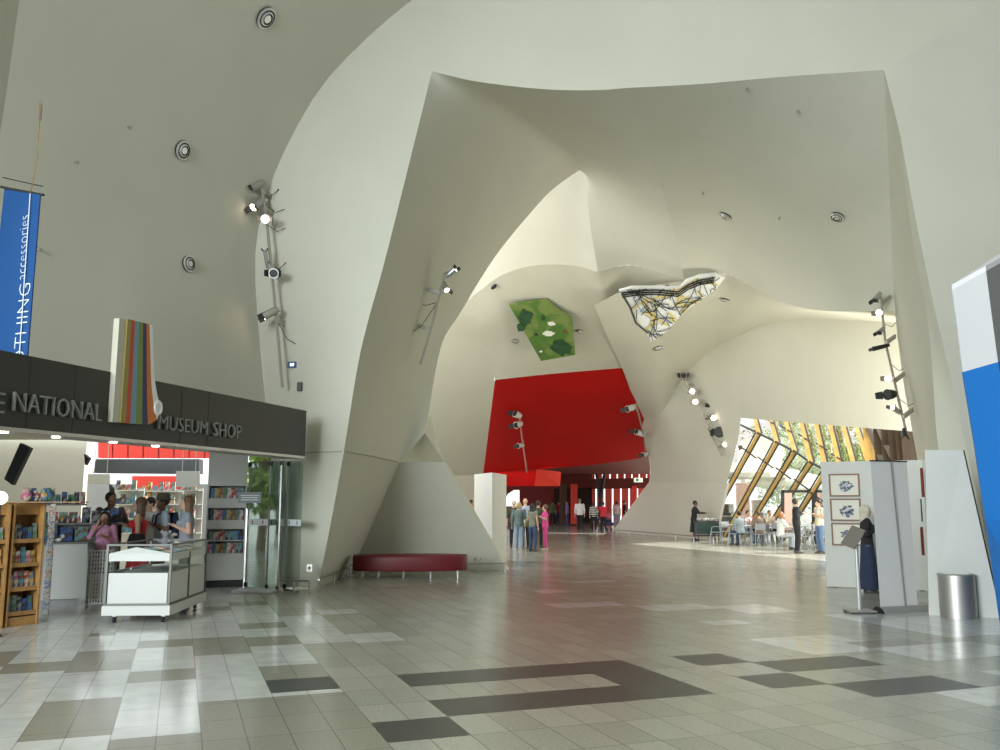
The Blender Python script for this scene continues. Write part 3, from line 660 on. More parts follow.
# sideways lettering, reading upwards
uu = (bpts[0]-bpts[3]).normalized(); vv = (bpts[1]-bpts[0]); vv = (vv-uu*vv.dot(uu)).normalized(); nnb = uu.cross(vv).normalized(); nnb = -nnb if nnb.y > 0 else nnb
def side_word(txt, ax, ay, bx, by, hpx, xh, name):
    n0 = (bpts[1]-bpts[0]).cross(bpts[3]-bpts[0]).normalized()
    def P(x, y): return onplane(x, y, bpts[0], n0)
    a = P(ax, ay); b = P(bx, by); L_ = (b-a).length; u = (b-a).normalized(); v = n0.cross(u).normalized()
    if v.x > 0: v = -v
    cu = bpy.data.curves.new('t', 'FONT'); cu.body = txt; cu.size = 1; cu.extrude = .01; cu.offset = -.022; cu.resolution_u = 2
    to = bpy.data.objects.new('t', cu); C.objects.link(to); dgx = bpy.context.evaluated_depsgraph_get(); me = bpy.data.meshes.new_from_object(to.evaluated_get(dgx)); bpy.data.objects.remove(to)
    xs = [q_.co.x for q_ in me.vertices]; sx = L_/(max(xs)-min(xs)); mx = min(xs); ys = [q_.co.y for q_ in me.vertices]; sy = hpx/889*BY/(max(ys)-min(ys)); 
    nn_ = n0 if n0.y < 0 else -n0
    for q_ in me.vertices: q_.co = a+u*(q_.co.x-mx)*sx+v*(q_.co.y-min(ys))*sy+nn_*(.012+q_.co.z*.1)-c0
    me.materials.append(mat('banner_white', (.75, .80, .85), .6)); o = bpy.data.objects.new(name, me); C.objects.link(o); o.parent = bn
side_word('CLOTHING', 22.0, 392, 31.5, 283, 16, 1, 'lettering_large'); side_word('accessories', 26.5, 279, 29.5, 215, 12, 1, 'lettering_small')
bm = nb(); prism(bm, [onplane(x, y, bpts[0], (bpts[1]-bpts[0]).cross(bpts[3]-bpts[0]).normalized())-c0+Vector((-.004, -.03, 0)) for x, y in ((31.3,194),(32,194),(21,360),(20.2,360))], (0, .004, 0)); obj('rule_line', bm, mat('banner_white', (.75, .80, .85)), bn)
# ---- products
pal = [(.05,.12,.35),(.45,.06,.04),(.60,.55,.42),(.08,.22,.10),(.10,.25,.40),(.55,.35,.08),(.30,.30,.32),(.50,.12,.22),(.65,.65,.60),(.04,.04,.05),(.20,.10,.05),(.15,.38,.42)]
cov = [mat('cover_%s' % 'abcdefghijkl'[i], c_, .5, col2=pal[(i*5+3) % 12], nscale=14) for i, c_ in enumerate(pal)]
def item(kind, label, cat, loc, rz, sx, sy, sz, m, group, tilt=0):
    bm = nb(); box(bm, -sx/2, sx/2, -sy/2, sy/2, 0, sz); 
    o = tag(obj(kind, bm, m), label, cat, group); o.location = loc; o.rotation_euler = (tilt, 0, rz); return o
PROTO = {}
def book(loc, rz, w_, d_, h_, m, label, cat, group, kind='book', tilt=0, par=None):
    # cover boards with a recessed pale page block
    k = (kind, round(w_, 3), round(d_, 3), round(h_, 3), m.name)
    if k in PROTO: o = PROTO[k].copy(); C.objects.link(o)
    else:
        bm = nb(); box(bm, -w_/2, w_/2, -d_/2, -d_/2+.004, 0, h_); box(bm, -w_/2, w_/2, d_/2-.004, d_/2, 0, h_); box(bm, -w_/2, -w_/2+.004, -d_/2, d_/2, 0, h_)
        box(bm, -w_/2+.004, w_/2-.006, -d_/2+.004, d_/2-.004, .004, h_-.006, mi=1)
        o = obj(kind, bm, [m, mat('paper', (.75, .73, .66), .8)]); PROTO[k] = o
    tag(o, label, cat, group); o.location = loc; o.rotation_euler = (tilt, 0, rz); return o
# timber bookcase
bc = G(3, 631); bR = G(37, 622); 
def bookcase(p_l, p_r, Ht, label, rowlab, dpt=.38, rows=4, n=5, skip=None, hdr=.3):
    d = (p_r-p_l); Wd = d.length; rz = math.atan2(d.y, d.x); t = thing('bookcase', label, 'bookcase', p_l, rz)
    obj('side_panel', bbox(0, .03, 0, dpt, 0, Ht-.02, .004), timber, t); obj('side_panel', bbox(Wd-.03, Wd, 0, dpt, 0, Ht-.02, .004), timber, t)
    bm = nb(); box(bm, .03, Wd-.03, dpt-.02, dpt, 0, Ht); obj('back_panel', bm, timber, t)
    bm = nb(); box(bm, .03, Wd-.03, .02, .05, 0, .12); obj('plinth', bm, timber, t)
    bm = nb(); box(bm, .0, Wd, .10, .13, Ht-.16, Ht); obj('header_board', bm, timber, t)
    M = Matrix.Translation(p_l) @ Matrix.Rotation(rz, 4, 'Z')
    for k in range(rows):
        z = .14+k*(Ht-.36)/rows; bm = nb(); box(bm, .03, Wd-.03, .03, dpt-.02, z, z+.02); box(bm, .03, Wd-.03, .02, .03, z, z+.055); obj('shelf', bm, timber, t)
        for i in range(n):
            w_ = (Wd-.1)/n*.9; x = .05+(Wd-.1)*(i+.5)/n
            book(M @ Vector((x, .09, z+.022)), rz, w_, .02, random.choice([.19, .22, .24]), cov[(i*3+k*5) % 12], 'booklet standing face out on the %s shelf of the %s' % (['bottom', 'second', 'third', 'top'][k], rowlab), 'book', 'booklets on the %s shelf of the %s' % (['bottom', 'second', 'third', 'top'][k], rowlab), 'booklet', -.12)
    return t, M
bookcase(G(5, 628), G(38, 624), 1.64, 'golden timber bookcase with four shelves of booklets at far left', 'golden timber bookcase', n=5)
bookcase(G(-34, 632), G(2.5, 628.5), 1.64, 'second timber bookcase turned aside at the left edge of the picture', 'edge bookcase', n=5)
# spinner strip of spotted cards beside the bookcase
pc = G(45.5, 614); t = thing('card_strip', 'tall narrow white strip of spotted cards beside the timber bookcase', 'card rack', pc)
bm = nb(); box(bm, -.035, .035, 0, .03, 0, 1.62); obj('board', bm, white, t)
for k in range(10):
    bm = nb(); box(bm, -.05, .05, -.012, 0, .06+k*.155, .06+k*.155+.13); obj('card', bm, mat('spotted_card_%s' % 'ab'[k % 2], (.62, .62, .58), .6, col2=[(.25,.28,.36),(.45,.25,.2)][k % 2], nscale=40), t)
# white shop counter with tiered shelving behind
cl = G(41, 608); cr_ = G(84, 606); crz = math.atan2(cr_.y-cl.y, cr_.x-cl.x); cw_ = (cr_-cl).length
ct = thing('shop_counter', 'white fronted shop counter with grey top left of the wire basket', 'counter', cl, crz)
obj('front_panel', bbox(0, cw_, 0, .03, .12, .98, .005), white, ct); bm = nb(); box(bm, .02, cw_-.1, .05, .5, 0, .12); obj('plinth', bm, mat('grey_plinth', (.3, .3, .3)), ct)
obj('side_panel', bbox(cw_-.03, cw_, .03, .6, .12, .98, .004), white, ct)
obj('worktop', bbox(-.03, cw_+.02, -.01, .62, .985, 1.01, .005), mat('grey_laminate', (.20, .20, .19), .4), ct)
greyl = mat('grey_laminate', (.20, .20, .19))
MC_ = Matrix.Translation(cl) @ Matrix.Rotation(crz, 4, 'Z')
def gondola(x0, x1, y0, zs, label, name='display_shelving'):
    t = thing(name, label, 'shelving', MC_ @ Vector((x0, y0, 0)), crz); w_ = x1-x0
    bm = nb(); box(bm, 0, w_, .38, .42, 0, 1.3); obj('back_panel', bm, whitewall, t)
    for z in zs:
        bm = nb(); box(bm, 0, w_ if z < 1.5 else w_*.62, .0, .38, z-.03, z); obj('shelf', bm, greyl, t)
    for x in (0, w_-.03):
        bm = nb(); box(bm, x, x+.03, .1, .42, 0, max(zs)+.1 if x == 0 else 1.4); obj('upright', bm, dark, t)
gondola(-.35, 1.15, .75, [1.0, 1.3, 1.62], 'grey tiered display shelving crowded with gifts behind the white counter')
rg = random.Random(5)
def gifts(x0, x1, y, z, n, what, hs, grp, wfill=.85):
    for i in range(n):
        w_ = (x1-x0)/n*wfill; x = x0+(x1-x0)*(i+.5)/n; m = cov[rg.randrange(12)]
        h_ = rg.choice(hs)
        if what == 'box': o = book(MC_ @ Vector((x, y, z+.001)), crz+rg.uniform(-.1, .1), w_, .06, h_, m, 'bright boxed gift on the '+grp, 'boxed gift', 'boxed gifts on the '+grp, 'gift_box')
        elif what == 'bottle':
            bm = nb(); loft(bm, [(0,0,0,w_*.4,w_*.4),(0,0,h_*.6,w_*.4,w_*.4),(0,0,h_*.75,w_*.16,w_*.16),(0,0,h_,w_*.16,w_*.16)], 10)
            o = tag(obj('gift_bottle', bm, m, smooth=True), 'small coloured jar on the '+grp, 'jar', 'jars on the '+grp); o.location = MC_ @ Vector((x, y, z+.001))
gifts(-.3, .55, .95, 1.62, 9, 'box', [.12,.2,.26,.16], 'top tier behind the counter'); gifts(-.3, .45, .95, 1.3, 5, 'box', [.18,.22], 'middle tier behind the counter'); gifts(.5, 1.1, .95, 1.3, 4, 'box', [.2,.26,.24], 'right half of the middle tier')
gifts(.0, .6, .82, 1.3, 7, 'bottle', [.12], 'middle tier edge'); gifts(-.3, 1.1, .95, 1.0, 6, 'box', [.22,.25], 'low tier above the counter top')
gifts(-.3, .55, .82, 1.62, 7, 'bottle', [.1,.16], 'top tier front edge')
# soft penguin-like toy on the counter: a small black and white plush
bm = nb(); ball(bm, (0, 0, .05), .055, 1.3, 1, .9); ball(bm, (.07, -.02, .09), .035); ball(bm, (-.08, 0, .04), .03, 1.5, 1, .7)
o = tag(obj('plush_toy', bm, mat('black_white_plush', (.03,.03,.03), .9, col2=(.7,.7,.68), nscale=9), smooth=True), 'small black and white plush animal lying on the white counter', 'plush toy'); o.location = MC_ @ Vector((.18, .12, 1.012))
# wire basket
wl = G(86, 604); wr = G(111, 603); wrz = math.atan2(wr.y-wl.y, wr.x-wl.x); ww = (wr-wl).length
t = thing('wire_basket', 'white wire mesh bin of patterned soft toys beside the girl', 'wire bin', wl, wrz); bm = nb()
for x in [ww*i/9 for i in range(10)]: cone(bm, (x, 0, 0), (x, 0, .86), .013, .013, 5); cone(bm, (x, .45, 0), (x, .45, .86), .013, .013, 5)
for y in [.45*i/6 for i in range(7)]: cone(bm, (0, y, 0), (0, y, .86), .013, .013, 5); cone(bm, (ww, y, 0), (ww, y, .86), .013, .013, 5)
for k in range(14):
    z = .01+k*.065
    for (a, b) in (((0,0,z),(ww,0,z)),((0,.45,z),(ww,.45,z)),((0,0,z),(0,.45,z)),((ww,0,z),(ww,.45,z))): cone(bm, a, b, .011, .011, 5)
obj('mesh', bm, mat('white_wire', (.8, .8, .78), .4), t); bm = nb(); box(bm, .01, ww-.01, .01, .44, .42, .44); obj('floor_panel', bm, alu, t)
MW = Matrix.Translation(wl) @ Matrix.Rotation(wrz, 4, 'Z')
plush = mat('patterned_plush', (.55, .42, .22), .9, col2=(.05, .03, .02), nscale=28)
for i in range(3):
    for k in range(2):
        for j in range(2):
            bm = nb(); r_ = min(.06, ww*.12); ball(bm, (0, 0, r_), r_, 1, 1, .95); ball(bm, (r_*.8, 0, r_*1.5), r_*.5); ball(bm, (r_*1.1, 0, r_*1.9), r_*.16); 
            o = tag(obj('plush_toy', bm, plush, smooth=True), 'brown spotted plush toy piled in the white wire bin', 'plush toy', 'plush toys in the wire bin'); o.location = MW @ Vector((.08+i*(ww-.16)/2, .12+j*.22, .445+k*.19)); o.rotation_euler = (0, 0, i*1.3+j)
# display cart on wheels
cartmetal = mat('cart_metal', (.16, .155, .14), .5, metal=.3)
A0 = G(168, 616, .1); cx = thing('display_cart', 'white display cart with glass sides and gabled end, on black castors', 'display cart', (A0.x, A0.y, 0), .06)
cwid = .86; clen = 1.8
MCt = Matrix.Translation((A0.x, A0.y, 0)) @ Matrix.Rotation(.06, 4, 'Z')
obj('skirt', bbox(-cwid-.03, .03, -.03, clen+.03, .11, .24, .006), white, cx)
obj('end_panel', bbox(-cwid+.03, -.03, 0, .02, .27, .68, .003), white, cx)
obj('end_panel', bbox(-cwid+.03, -.03, clen-.02, clen, .27, .68, .003), white, cx)
for k in range(2): obj('door', bbox(-.02, 0, .03+k*clen/2, clen/2-.03+k*clen/2, .27, .69, .003), white, cx); obj('door', bbox(-cwid, -cwid+.02, .03+k*clen/2, clen/2-.03+k*clen/2, .27, .69, .003), white, cx)
bm = nb(); box(bm, -cwid+.02, -.02, .02, clen-.02, .25, .66); obj('cabinet_box', bm, whitewall, cx)
for x in (-cwid, 0):
    for y in (0, clen): bm = nb(); box(bm, x-.015, x+.015, y-.015, y+.015, .27, 1.06); obj('post', bm, cartmetal, cx)
for x in (0,): bm = nb(); box(bm, x-.012, x+.012, clen/2-.012, clen/2+.012, .27, .93); obj('post', bm, cartmetal, cx)
for z in (.25, 1.06):
    bm = nb(); box(bm, -cwid-.015, .015, -.017, .013, z-.012, z+.012); box(bm, -cwid-.015, .015, clen-.013, clen+.017, z-.012, z+.012); box(bm, -cwid-.015, -cwid+.015, 0, clen, z-.012, z+.012); box(bm, -.015, .015, 0, clen, z-.012, z+.012); obj('rail', bm, cartmetal, cx)
bm = nb()
prism(bm, [(-cwid, 0, .84), (0, 0, .84), (0, 0, .94), (-cwid/2-.05, 0, 1.03), (-cwid, 0, .94)], (0, .02, 0)); obj('gable_panel', bm, white, cx)
bm = nb(); prism(bm, [(-cwid, clen-.02, .84), (0, clen-.02, .84), (0, clen-.02, .94), (-cwid/2-.05, clen-.02, 1.03), (-cwid, clen-.02, .94)], (0, .02, 0)); obj('gable_panel', bm, white, cx)
for x in (-.02, -cwid): bm = nb(); box(bm, x, x+.02, 0, clen, .84, .94); obj('side_board', bm, white, cx)
for s_, xa, xb in ((1, -.02, -cwid/2-.05), (-1, -cwid+.02, -cwid/2-.05)):
    bm = nb(); prism(bm, [(xa, .02, .90), (xb, .02, .995), (xb, clen-.02, .995), (xa, clen-.02, .90)], (0, 0, .015)); obj('sloping_tray', bm, greyl, cx)
for (a, b) in (((-cwid, 0), (0, 0)), ((0, 0), (0, clen))):
    bm = nb(); box(bm, min(a[0], b[0])-.003, max(a[0], b[0])+.003, min(a[1], b[1])-.003, max(a[1], b[1])+.003, .68, .84); obj('glass_side', bm, clearglass, cx)
    bm = nb(); box(bm, min(a[0], b[0])-.003, max(a[0], b[0])+.003, min(a[1], b[1])-.003, max(a[1], b[1])+.003, .94, 1.05); obj('glass_side', bm, clearglass, cx)
for x in (-cwid+.1, -.1):
    for y in (.12, clen-.12):
        bm = nb(); cone(bm, (x-.015, y, .047), (x+.015, y, .047), .045, .045, 14); w1 = obj('castor', bm, black, cx, True); bm = nb(); box(bm, x-.022, x+.022, y-.02, y+.02, .075, .11); obj('castor_fork', bm, steel, w1)
for i in range(11):
    for s_ in range(2):
        y = .12+i*(clen-.26)/10; x = -.14-s_*.18
        z = .917+(-x-.02)/(cwid/2+.03)*.095
        o = book(MCt @ Vector((x, y, z+.004)), .06, .13, .11, .018, cov[(i*7+s_*5) % 12], 'small colourful packet lying on the right slope of the display cart', 'packet', 'packets on the cart slope', 'gift_packet'); o.rotation_euler = (0, .2, .06)
        if s_ == 0:
            x = -cwid+.16; o = book(MCt @ Vector((x, y, .945)), .06, .13, .11, .018, cov[(i*5+1) % 12], 'small colourful packet lying on the left slope of the display cart', 'packet', 'packets on the left cart slope', 'gift_packet'); o.rotation_euler = (0, -.2, .06)
# grey plush koala-like toy on the cart top
bm = nb(); ball(bm, (0, 0, .07), .07, 1, 1, 1.1); ball(bm, (0, 0, .17), .055); ball(bm, (.06, 0, .21), .028); ball(bm, (-.06, 0, .21), .028); ball(bm, (.07, -.03, .08), .03, 1.4, 1, 1); ball(bm, (-.07, -.03, .08), .03, 1.4, 1, 1)
o = tag(obj('plush_toy', bm, mat('grey_plush', (.20, .20, .21), .95, noise=.2, nscale=30), smooth=True), 'grey plush animal with round ears sitting on the display cart', 'plush toy'); o.location = MCt @ Vector((-.36, .9, 1.0))
bm = nb(); ball(bm, (0, 0, .06), .05, 1, 1, 1.2); ball(bm, (0, -.02, .13), .04); ball(bm, (.05, 0, .16), .03, 1.5, .5, .8)
o = tag(obj('plush_toy', bm, mat('white_plush', (.75, .75, .72), .95), smooth=True), 'white plush animal leaning behind the grey one on the display cart', 'plush toy'); o.location = MCt @ Vector((-.33, 1.06, 1.005))
# white book tower
tL = G(203, 588); tR = G(243, 587); trz = math.atan2(tR.y-tL.y, tR.x-tL.x); tw = (tR-tL).length
tt = thing('book_tower', 'tall white display tower with three rows of books beside the glass doors', 'display tower', tL, trz)
TH_ = 2.62
def zpx(y, Y=17.4): return H+(502-y)/889*Y
bm = nb(); box(bm, 0, .03, 0, .5, .16, TH_); obj('side_panel', bm, white, tt); bm = nb(); box(bm, tw-.03, tw, 0, .5, .16, TH_); obj('side_panel', bm, white, tt)
bm = nb(); box(bm, .03, tw-.03, .44, .5, .16, TH_); obj('back_panel', bm, white, tt); bm = nb(); box(bm, 0, tw, .03, .5, 0, .12); obj('plinth', bm, black, tt)
for nm, za, zb in (('top_cabinet', zpx(486), TH_), ('panel', zpx(508), zpx(498.5)), ('panel', zpx(529), zpx(520)), ('lower_panel', .14, zpx(553))):
    bm = nb(); box(bm, .03, tw-.03, .0, .42, za, zb); obj(nm, bm, white, tt)
MT = Matrix.Translation(tL) @ Matrix.Rotation(trz, 4, 'Z')
bm = nb(); box(bm, .03, tw-.03, .02, .42, zpx(541), zpx(540)); obj('shelf', bm, white, tt)
for z, h_, n, lab in ((zpx(498.5), .22, 8, 'top'), (zpx(520), .21, 8, 'middle'), (zpx(540), .19, 7, 'third'), (zpx(553), .21, 9, 'bottom')):
    for i in range(n):
        book(MT @ Vector((.05+(tw-.1)*(i+.5)/n, .12, z+.002)), trz, (tw-.1)/n*.94, .12, h_*random.uniform(.85, 1), cov[(i*5+n*3+int(z*7)) % 12], 'dark covered book on the %s row of the white book tower' % lab, 'book', 'books on the %s row of the white tower' % lab)
# white side tower behind it
bm = bbox(0, .42, 0, .9, 0, 2.55, .01); o = tag(obj('display_pillar', bm, white), 'plain white pillar unit directly behind the left edge of the book tower', 'pillar unit'); o.location = G(196, 583)+Vector((-.02, .9, 0))
# folding glass doors
gd0 = G(247, 589); gd1 = G(283, 593); 
def leaf(a, b, ztop, label, gm=None):
    d = b-a; rz = math.atan2(d.y, d.x); wd = d.length; t = thing('glass_door', label, 'glass door', a, rz)
    bm = nb(); box(bm, 0, wd, -.006, .006, .03, ztop); obj('pane', bm, gm or greenglass, t)
    bm = nb(); box(bm, 0, wd, -.02, .02, 0, .028); box(bm, 0, .02, -.012, .012, .03, ztop); obj('frame', bm, steel, t)
    bm = nb(); box(bm, .02, wd, -.009, -.0065, zpx(526, 16.6), zpx(519.5, 16.6)); obj('sticker_band', bm, mat('frosted_band', (.72, .78, .78), .6), t)
    for f in (.25, .75):
        bm = nb(); box(bm, wd*f-.015, wd*f+.015, -.012, -.0095, zpx(524.5, 16.6), zpx(521, 16.6)); obj('sticker_mark', bm, mat('maroon_mark', (.25, .03, .08)), t)
    for z in (.03, ztop-.1):
        bm = nb(); box(bm, -.01, .03, -.03, .03, z, z+.08); obj('hinge', bm, black, t)
    return t
ZT = 2.44
leaf(G(245, 588), G(266, 590), ZT, 'leftmost green-tinted folding glass door leaf with a small grey notice')
leaf(G(266, 590.5), G(276, 588.5), ZT, 'second folding glass door leaf, narrow and turned edge on')
leaf(G(277, 592), G(283, 588), ZT, 'innermost narrow glass leaf of the folded stack by the black hinges')
leaf(G(284, 590), G(299, 592.5), ZT, 'clear glass leaf of the folding doors nearest the arch leg', clearglass)
bm = nb(); box(bm, 0, .42, -.012, -.002, 0, .2); box(bm, .04, .38, -.014, -.012, .13, .145, mi=1); box(bm, .06, .36, -.014, -.012, .09, .105, mi=1); box(bm, .05, .37, -.014, -.012, .05, .065, mi=1)
o = tag(obj('door_notice', bm, [mat('notice_grey', (.22, .24, .25)), mat('notice_white', (.7, .72, .72))]), 'small grey notice with three white text lines on the glass door', 'notice'); nl = W(243, 503, 16.7); o.location = nl+Vector((0, -.3, 0))
bm = bbox(0, .75, 0, .45, 0, .055, .01); o = tag(obj('floor_mat', bm, mat('pale_lilac', (.62, .62, .68), .6)), 'pale low threshold block on the floor in front of the glass doors', 'threshold'); o.location = G(231, 593.5); o.rotation_euler = (0, 0, -.1)
# dark fascia and white boxes deep in the shop
def pbox(name, label, cat, px, Y, dep, m, group=None):
    q = W(sum(p[0] for p in px)/len(px), max(p[1] for p in px), Y); bm = nb(); prism(bm, [W(x, y, Y)-q for x, y in px], (0, dep, 0)); o = obj(name, bm, m); o.location = q
    tag(o, label, cat, group)
    if name == 'suspended_board':
        for x_ in (-.15, .15): bm = nb(); cone(bm, (x_, .1, .2), (x_, .1, 1.4), .008, .008, 6); obj('hanger_rod', bm, steel, o)
    return o
pbox('hanging_fascia', 'dark grey hanging fascia deep in the shop under the red screen', 'fascia', [(96,459),(199,459),(199,474),(93,473)], 21, .3, mat('slate', (.07, .08, .09), .5))
for l_ in (('wall_shop_end', [(84,474),(250,474),(250,540),(84,540)]),): pass
q = [W(60, 484, 29), W(226, 484, 29), Vector((W(226, 500, 29).x, 29, 0)), Vector((W(60, 500, 29).x, 29, 0))]
slab('wall_shop_end', q, (0, .2, 0), mat('shop_end', (.30, .31, .30), .7))
slab('wall_shop_red', [W(132, 476, 28.5), W(178, 476, 28.5), W(178, 494, 28.5), W(132, 494, 28.5)], (0, .2, 0), redlight)
pbox('suspended_board', 'white suspended panel at the left under the dark fascia', 'panel', [(86,474),(110,474),(110,484),(86,484)], 20.5, .2, white)
pbox('suspended_board', 'white suspended panel just left of the book tower', 'panel', [(176,471),(197,471),(197,487),(176,487)], 20, .2, white)
pbox('wall_monitor', 'tall dark tilted panel hanging on the pale shop wall at far left', 'monitor', [(20,443),(30,448),(12,485),(4,479)], 16.5, .12, black)
pbox('wall_monitor', 'small dark wedge speaker hanging beside the dark fascia', 'speaker', [(84,454),(89,458),(85,465)], 18, .12, black)
pbox('wall_monitor', 'slim black upright screen beside the man behind the counter', 'screen', [(109,484),(112.5,488),(114,506),(110,502)], 16.4, .08, black)
# back shop shelving full of goods
for nm, xa, xb, Y, lab in (('display_shelving', 112, 138, 22, 'left of the shoppers'), ('display_shelving', 138, 178, 24, 'behind the shoppers'), ('display_shelving', 178, 198, 22, 'beside the book tower')):
    a = W(xa, 500, Y); b = W(xb, 500, Y); t = thing(nm, 'rear shop shelving crowded with small goods '+lab, 'shelving', (a.x, Y, 0)); w_ = b.x-a.x
    bm = nb(); box(bm, 0, w_, .35, .38, 0, 2.0); obj('back_panel', bm, whitewall, t)
    for z in (.9, 1.25, 1.6, 1.95):
        bm = nb(); box(bm, 0, w_, 0, .35, z-.025, z); obj('shelf', bm, alu, t)
        n = int(w_/.16)
        for i in range(n):
            hh = rg.uniform(.12, .26); book(Vector((a.x+.08+(w_-.12)*i/n, Y+.15, z+.001)), 0, .11, .05, round(hh, 1)+.04, cov[rg.randrange(12)], 'small item on the rear shelving '+lab, 'boxed gift', 'goods on the rear shelving '+lab, 'gift_box')
# round bright lamp at the far left, above the bookcase
bm = nb(); ball(bm, (0, 0, 0), .09, 1, 1, .95, 20, 12); o = tag(obj('globe_lamp', bm, mat('globe', (1, 1, .95), emit=(1, .98, .92), es=2.2), smooth=True), 'round white globe lamp above the left bookcase', 'lamp'); o.location = W(0, 498, 11.2)
bm = nb(); cone(bm, (0, 0, .001-o.location.z), (0, 0, -.08), .02, .02); obj('stem', bm, dark, o); bm = nb(); cone(bm, (0, 0, .001-o.location.z), (0, 0, .03-o.location.z), .14, .13, 20); obj('base', bm, dark, o)
for i in range(7):
    bm = nb(); hh = rg.uniform(.08, .16); ball(bm, (0, 0, hh*.5), hh*.5, 1, .8, 1); ball(bm, (0, 0, hh*1.0), hh*.28)
    o = tag(obj('plush_toy', bm, cov[[7, 9, 1, 7, 5, 0, 3][i]], smooth=True), 'small bright figure toy on top of the golden bookcase', 'toy', 'toys on top of the bookcase'); p = G(4+i*4.6, 627-i*.5); o.location = (p.x+.02, p.y+.27, 1.655)
bm = nb(); box(bm, -.25, .82, .15, .40, 0, .012); o = tag(obj('top_board', bm, timber), 'thin timber board capping the golden bookcase', 'board'); p = G(5, 628); o.location = (p.x, p.y, 1.642)
# ------------------------------------------------------------ lighting poles fixed to the shell
warm = mat('lamp_warm', (1, .8, .6), .3, emit=(1, .78, .6), es=9)
def spot(par, base, d, L_, r, m, on, head='spotlight', doors=True):
    d = d.normalized(); c = base
    bm = nb(); cone(bm, c-d*L_*.5, c-d*L_*.15, r*.72, r*.95, 12); cone(bm, c-d*L_*.15, c+d*L_*.42, r*.95, r, 12); cone(bm, c+d*L_*.42, c+d*L_*.5, r*1.12, r*1.12, 12)
    s = obj(head, bm, m, par)
    bm = nb(); cone(bm, c+d*(L_*.5-.004), c+d*(L_*.5+.006), r*.9, r*.9, 12); obj('lens', bm, warm if on else dark, s)
    if doors:
        a = d.cross(Vector((0, 0, 1))).normalized(); b = a.cross(d)
        for v in (a, -a): 
            bm = nb(); o1 = c+d*L_*.5+v*r*1.05; w_ = b*r*.8; q4 = [o1-w_, o1+w_, o1+w_*.8+d*r*1.3+v*r*.7, o1-w_*.8+d*r*1.3+v*r*.7]; prism(bm, q4, v*.006)
            obj('barn_door', bm, dark, s)
    return s
def pole(name, label, pts, Yp, lamps, brackets, wires, names=None, r=.03, offn=.30, pm=galv, wl_=None, sc_=.66):
    """pts: pole ends in the picture; placed a hand's breadth off the surface it is bolted to"""
    hs = [hit(x, y, names or ALL) or hit(x, y, ALL) for x, y in pts]; hs = [h or (W(x, y, 30), Vector((0, -1, 0)), 30) for h, (x, y) in zip(hs, pts)]
    P = [h[0]+h[1]*offn for h in hs]
    if wl_: P = [W(x, y, Y) for (x, y), Y in zip(pts, wl_)]
    q = P[-1].copy(); o = thing(name, label, 'light pole', q)
    bm = nb(); tube(bm, [p-q for p in P], r, 8); obj('pole', bm, pm, o)
    def at(t):
        t *= len(P)-1; i = min(int(t), len(P)-2); return P[i].lerp(P[i+1], t-i)
    nrm = hs[0][1] if not wl_ else Vector((0, -1, 0))
    for t in brackets:
        p = at(t)-q; n = nrm; a = n.cross(Vector((0, 0, 1))).normalized()
        bm = nb(); prism(bm, [p-a*.04, p+a*.04, p+a*.04-n*(offn+.02), p-a*.04-n*(offn+.02)], (0, 0, .10)); obj('bracket', bm, pm, o)
    for t, dx, dz, dirv, L_, rr, m, on in lamps:
        D0 = Vector(dirv); p = at(t)+Vector((dx, -.12, dz))*sc_-q; 
        s = spot(o, p, D0, L_*sc_, rr*sc_, m, on)
        bm = nb(); tube(bm, [at(t)-q, (at(t)-q+p)/2+Vector((0, -.05, .02)), p], .014, 6); obj('yoke', bm, galv, s)
    for t0, dx, dz in wires:
        p = at(t0)-q; e = p+Vector((dx, 0, dz)) - nrm*(offn-.04); bm = nb(); tube(bm, [p, (p+e)/2+Vector((0, -.02, -.14)), e], .008, 5); ball(bm, e, .025, u=8, v=6); obj('cable', bm, black, o)
    return o
silver = mat('lamp_silver', (.42, .43, .42), .3, metal=.7)
pole('lighting_pole', 'long galvanised light pole with five spotlights on the left face of the arch', [(269,193),(275,232),(281,285),(287,335),(292,389)], 0,
     [(0.0,-.12,.06,(-.7,-.5,-.6),.50,.12,galv,False),(.1,-.16,.0,(-.4,-.6,-.8),.5,.13,silver,True),(.2,.02,0,(.1,-1,-.3),.30,.13,silver,True),(.42,-.12,.14,(-.1,-.4,1),.55,.06,silver,False),(.46,.1,-.02,(.1,-.9,-.2),.26,.14,silver,False),(.66,-.12,.05,(-.9,-.2,-.55),.50,.13,galv,True)],
     [.04,.14,.44,.7], [(.02,.2,.12),(.1,.35,.0),(.22,.3,-.0),(.42,.2,.15),(.68,.35,-.5)], names=['wall_front'])
bm = nb(); box(bm, -.09, .09, -.03, 0, -.06, .06); box(bm, -.04, .04, -.036, -.03, -.03, .03, mi=1); h = hit(293, 365, ['wall_front']); o = tag(obj('blue_tag_plate', bm, [mat('tag_blue', (.02, .07, .25)), silver]), 'small blue plate fixed by the foot of the long left light pole', 'plate'); o.location = h[0]+h[1]*.02
bm = bbox(-.05, .05, -.05, 0, -.09, .09, .01); h = hit(300.5, 387, ['wall_front']); o = tag(obj('wall_socket', bm, dark), 'small dark wall box right of the long left light pole foot', 'socket'); o.location = h[0]+h[1]*.02
pole('lighting_pole', 'short light pole with two spotlights on the inner left soffit of the arch', [(433,270),(421,318),(408,362)], 0,
     [(0.0,.20,-.02,(.75,-.3,.55),.42,.10,silver,True),(.12,.12,-.08,(.35,-.5,-.9),.36,.10,silver,True)], [.22,.62], [(.3,-.35,.05),(.3,-.5,-.9)], names=['wall_left'])
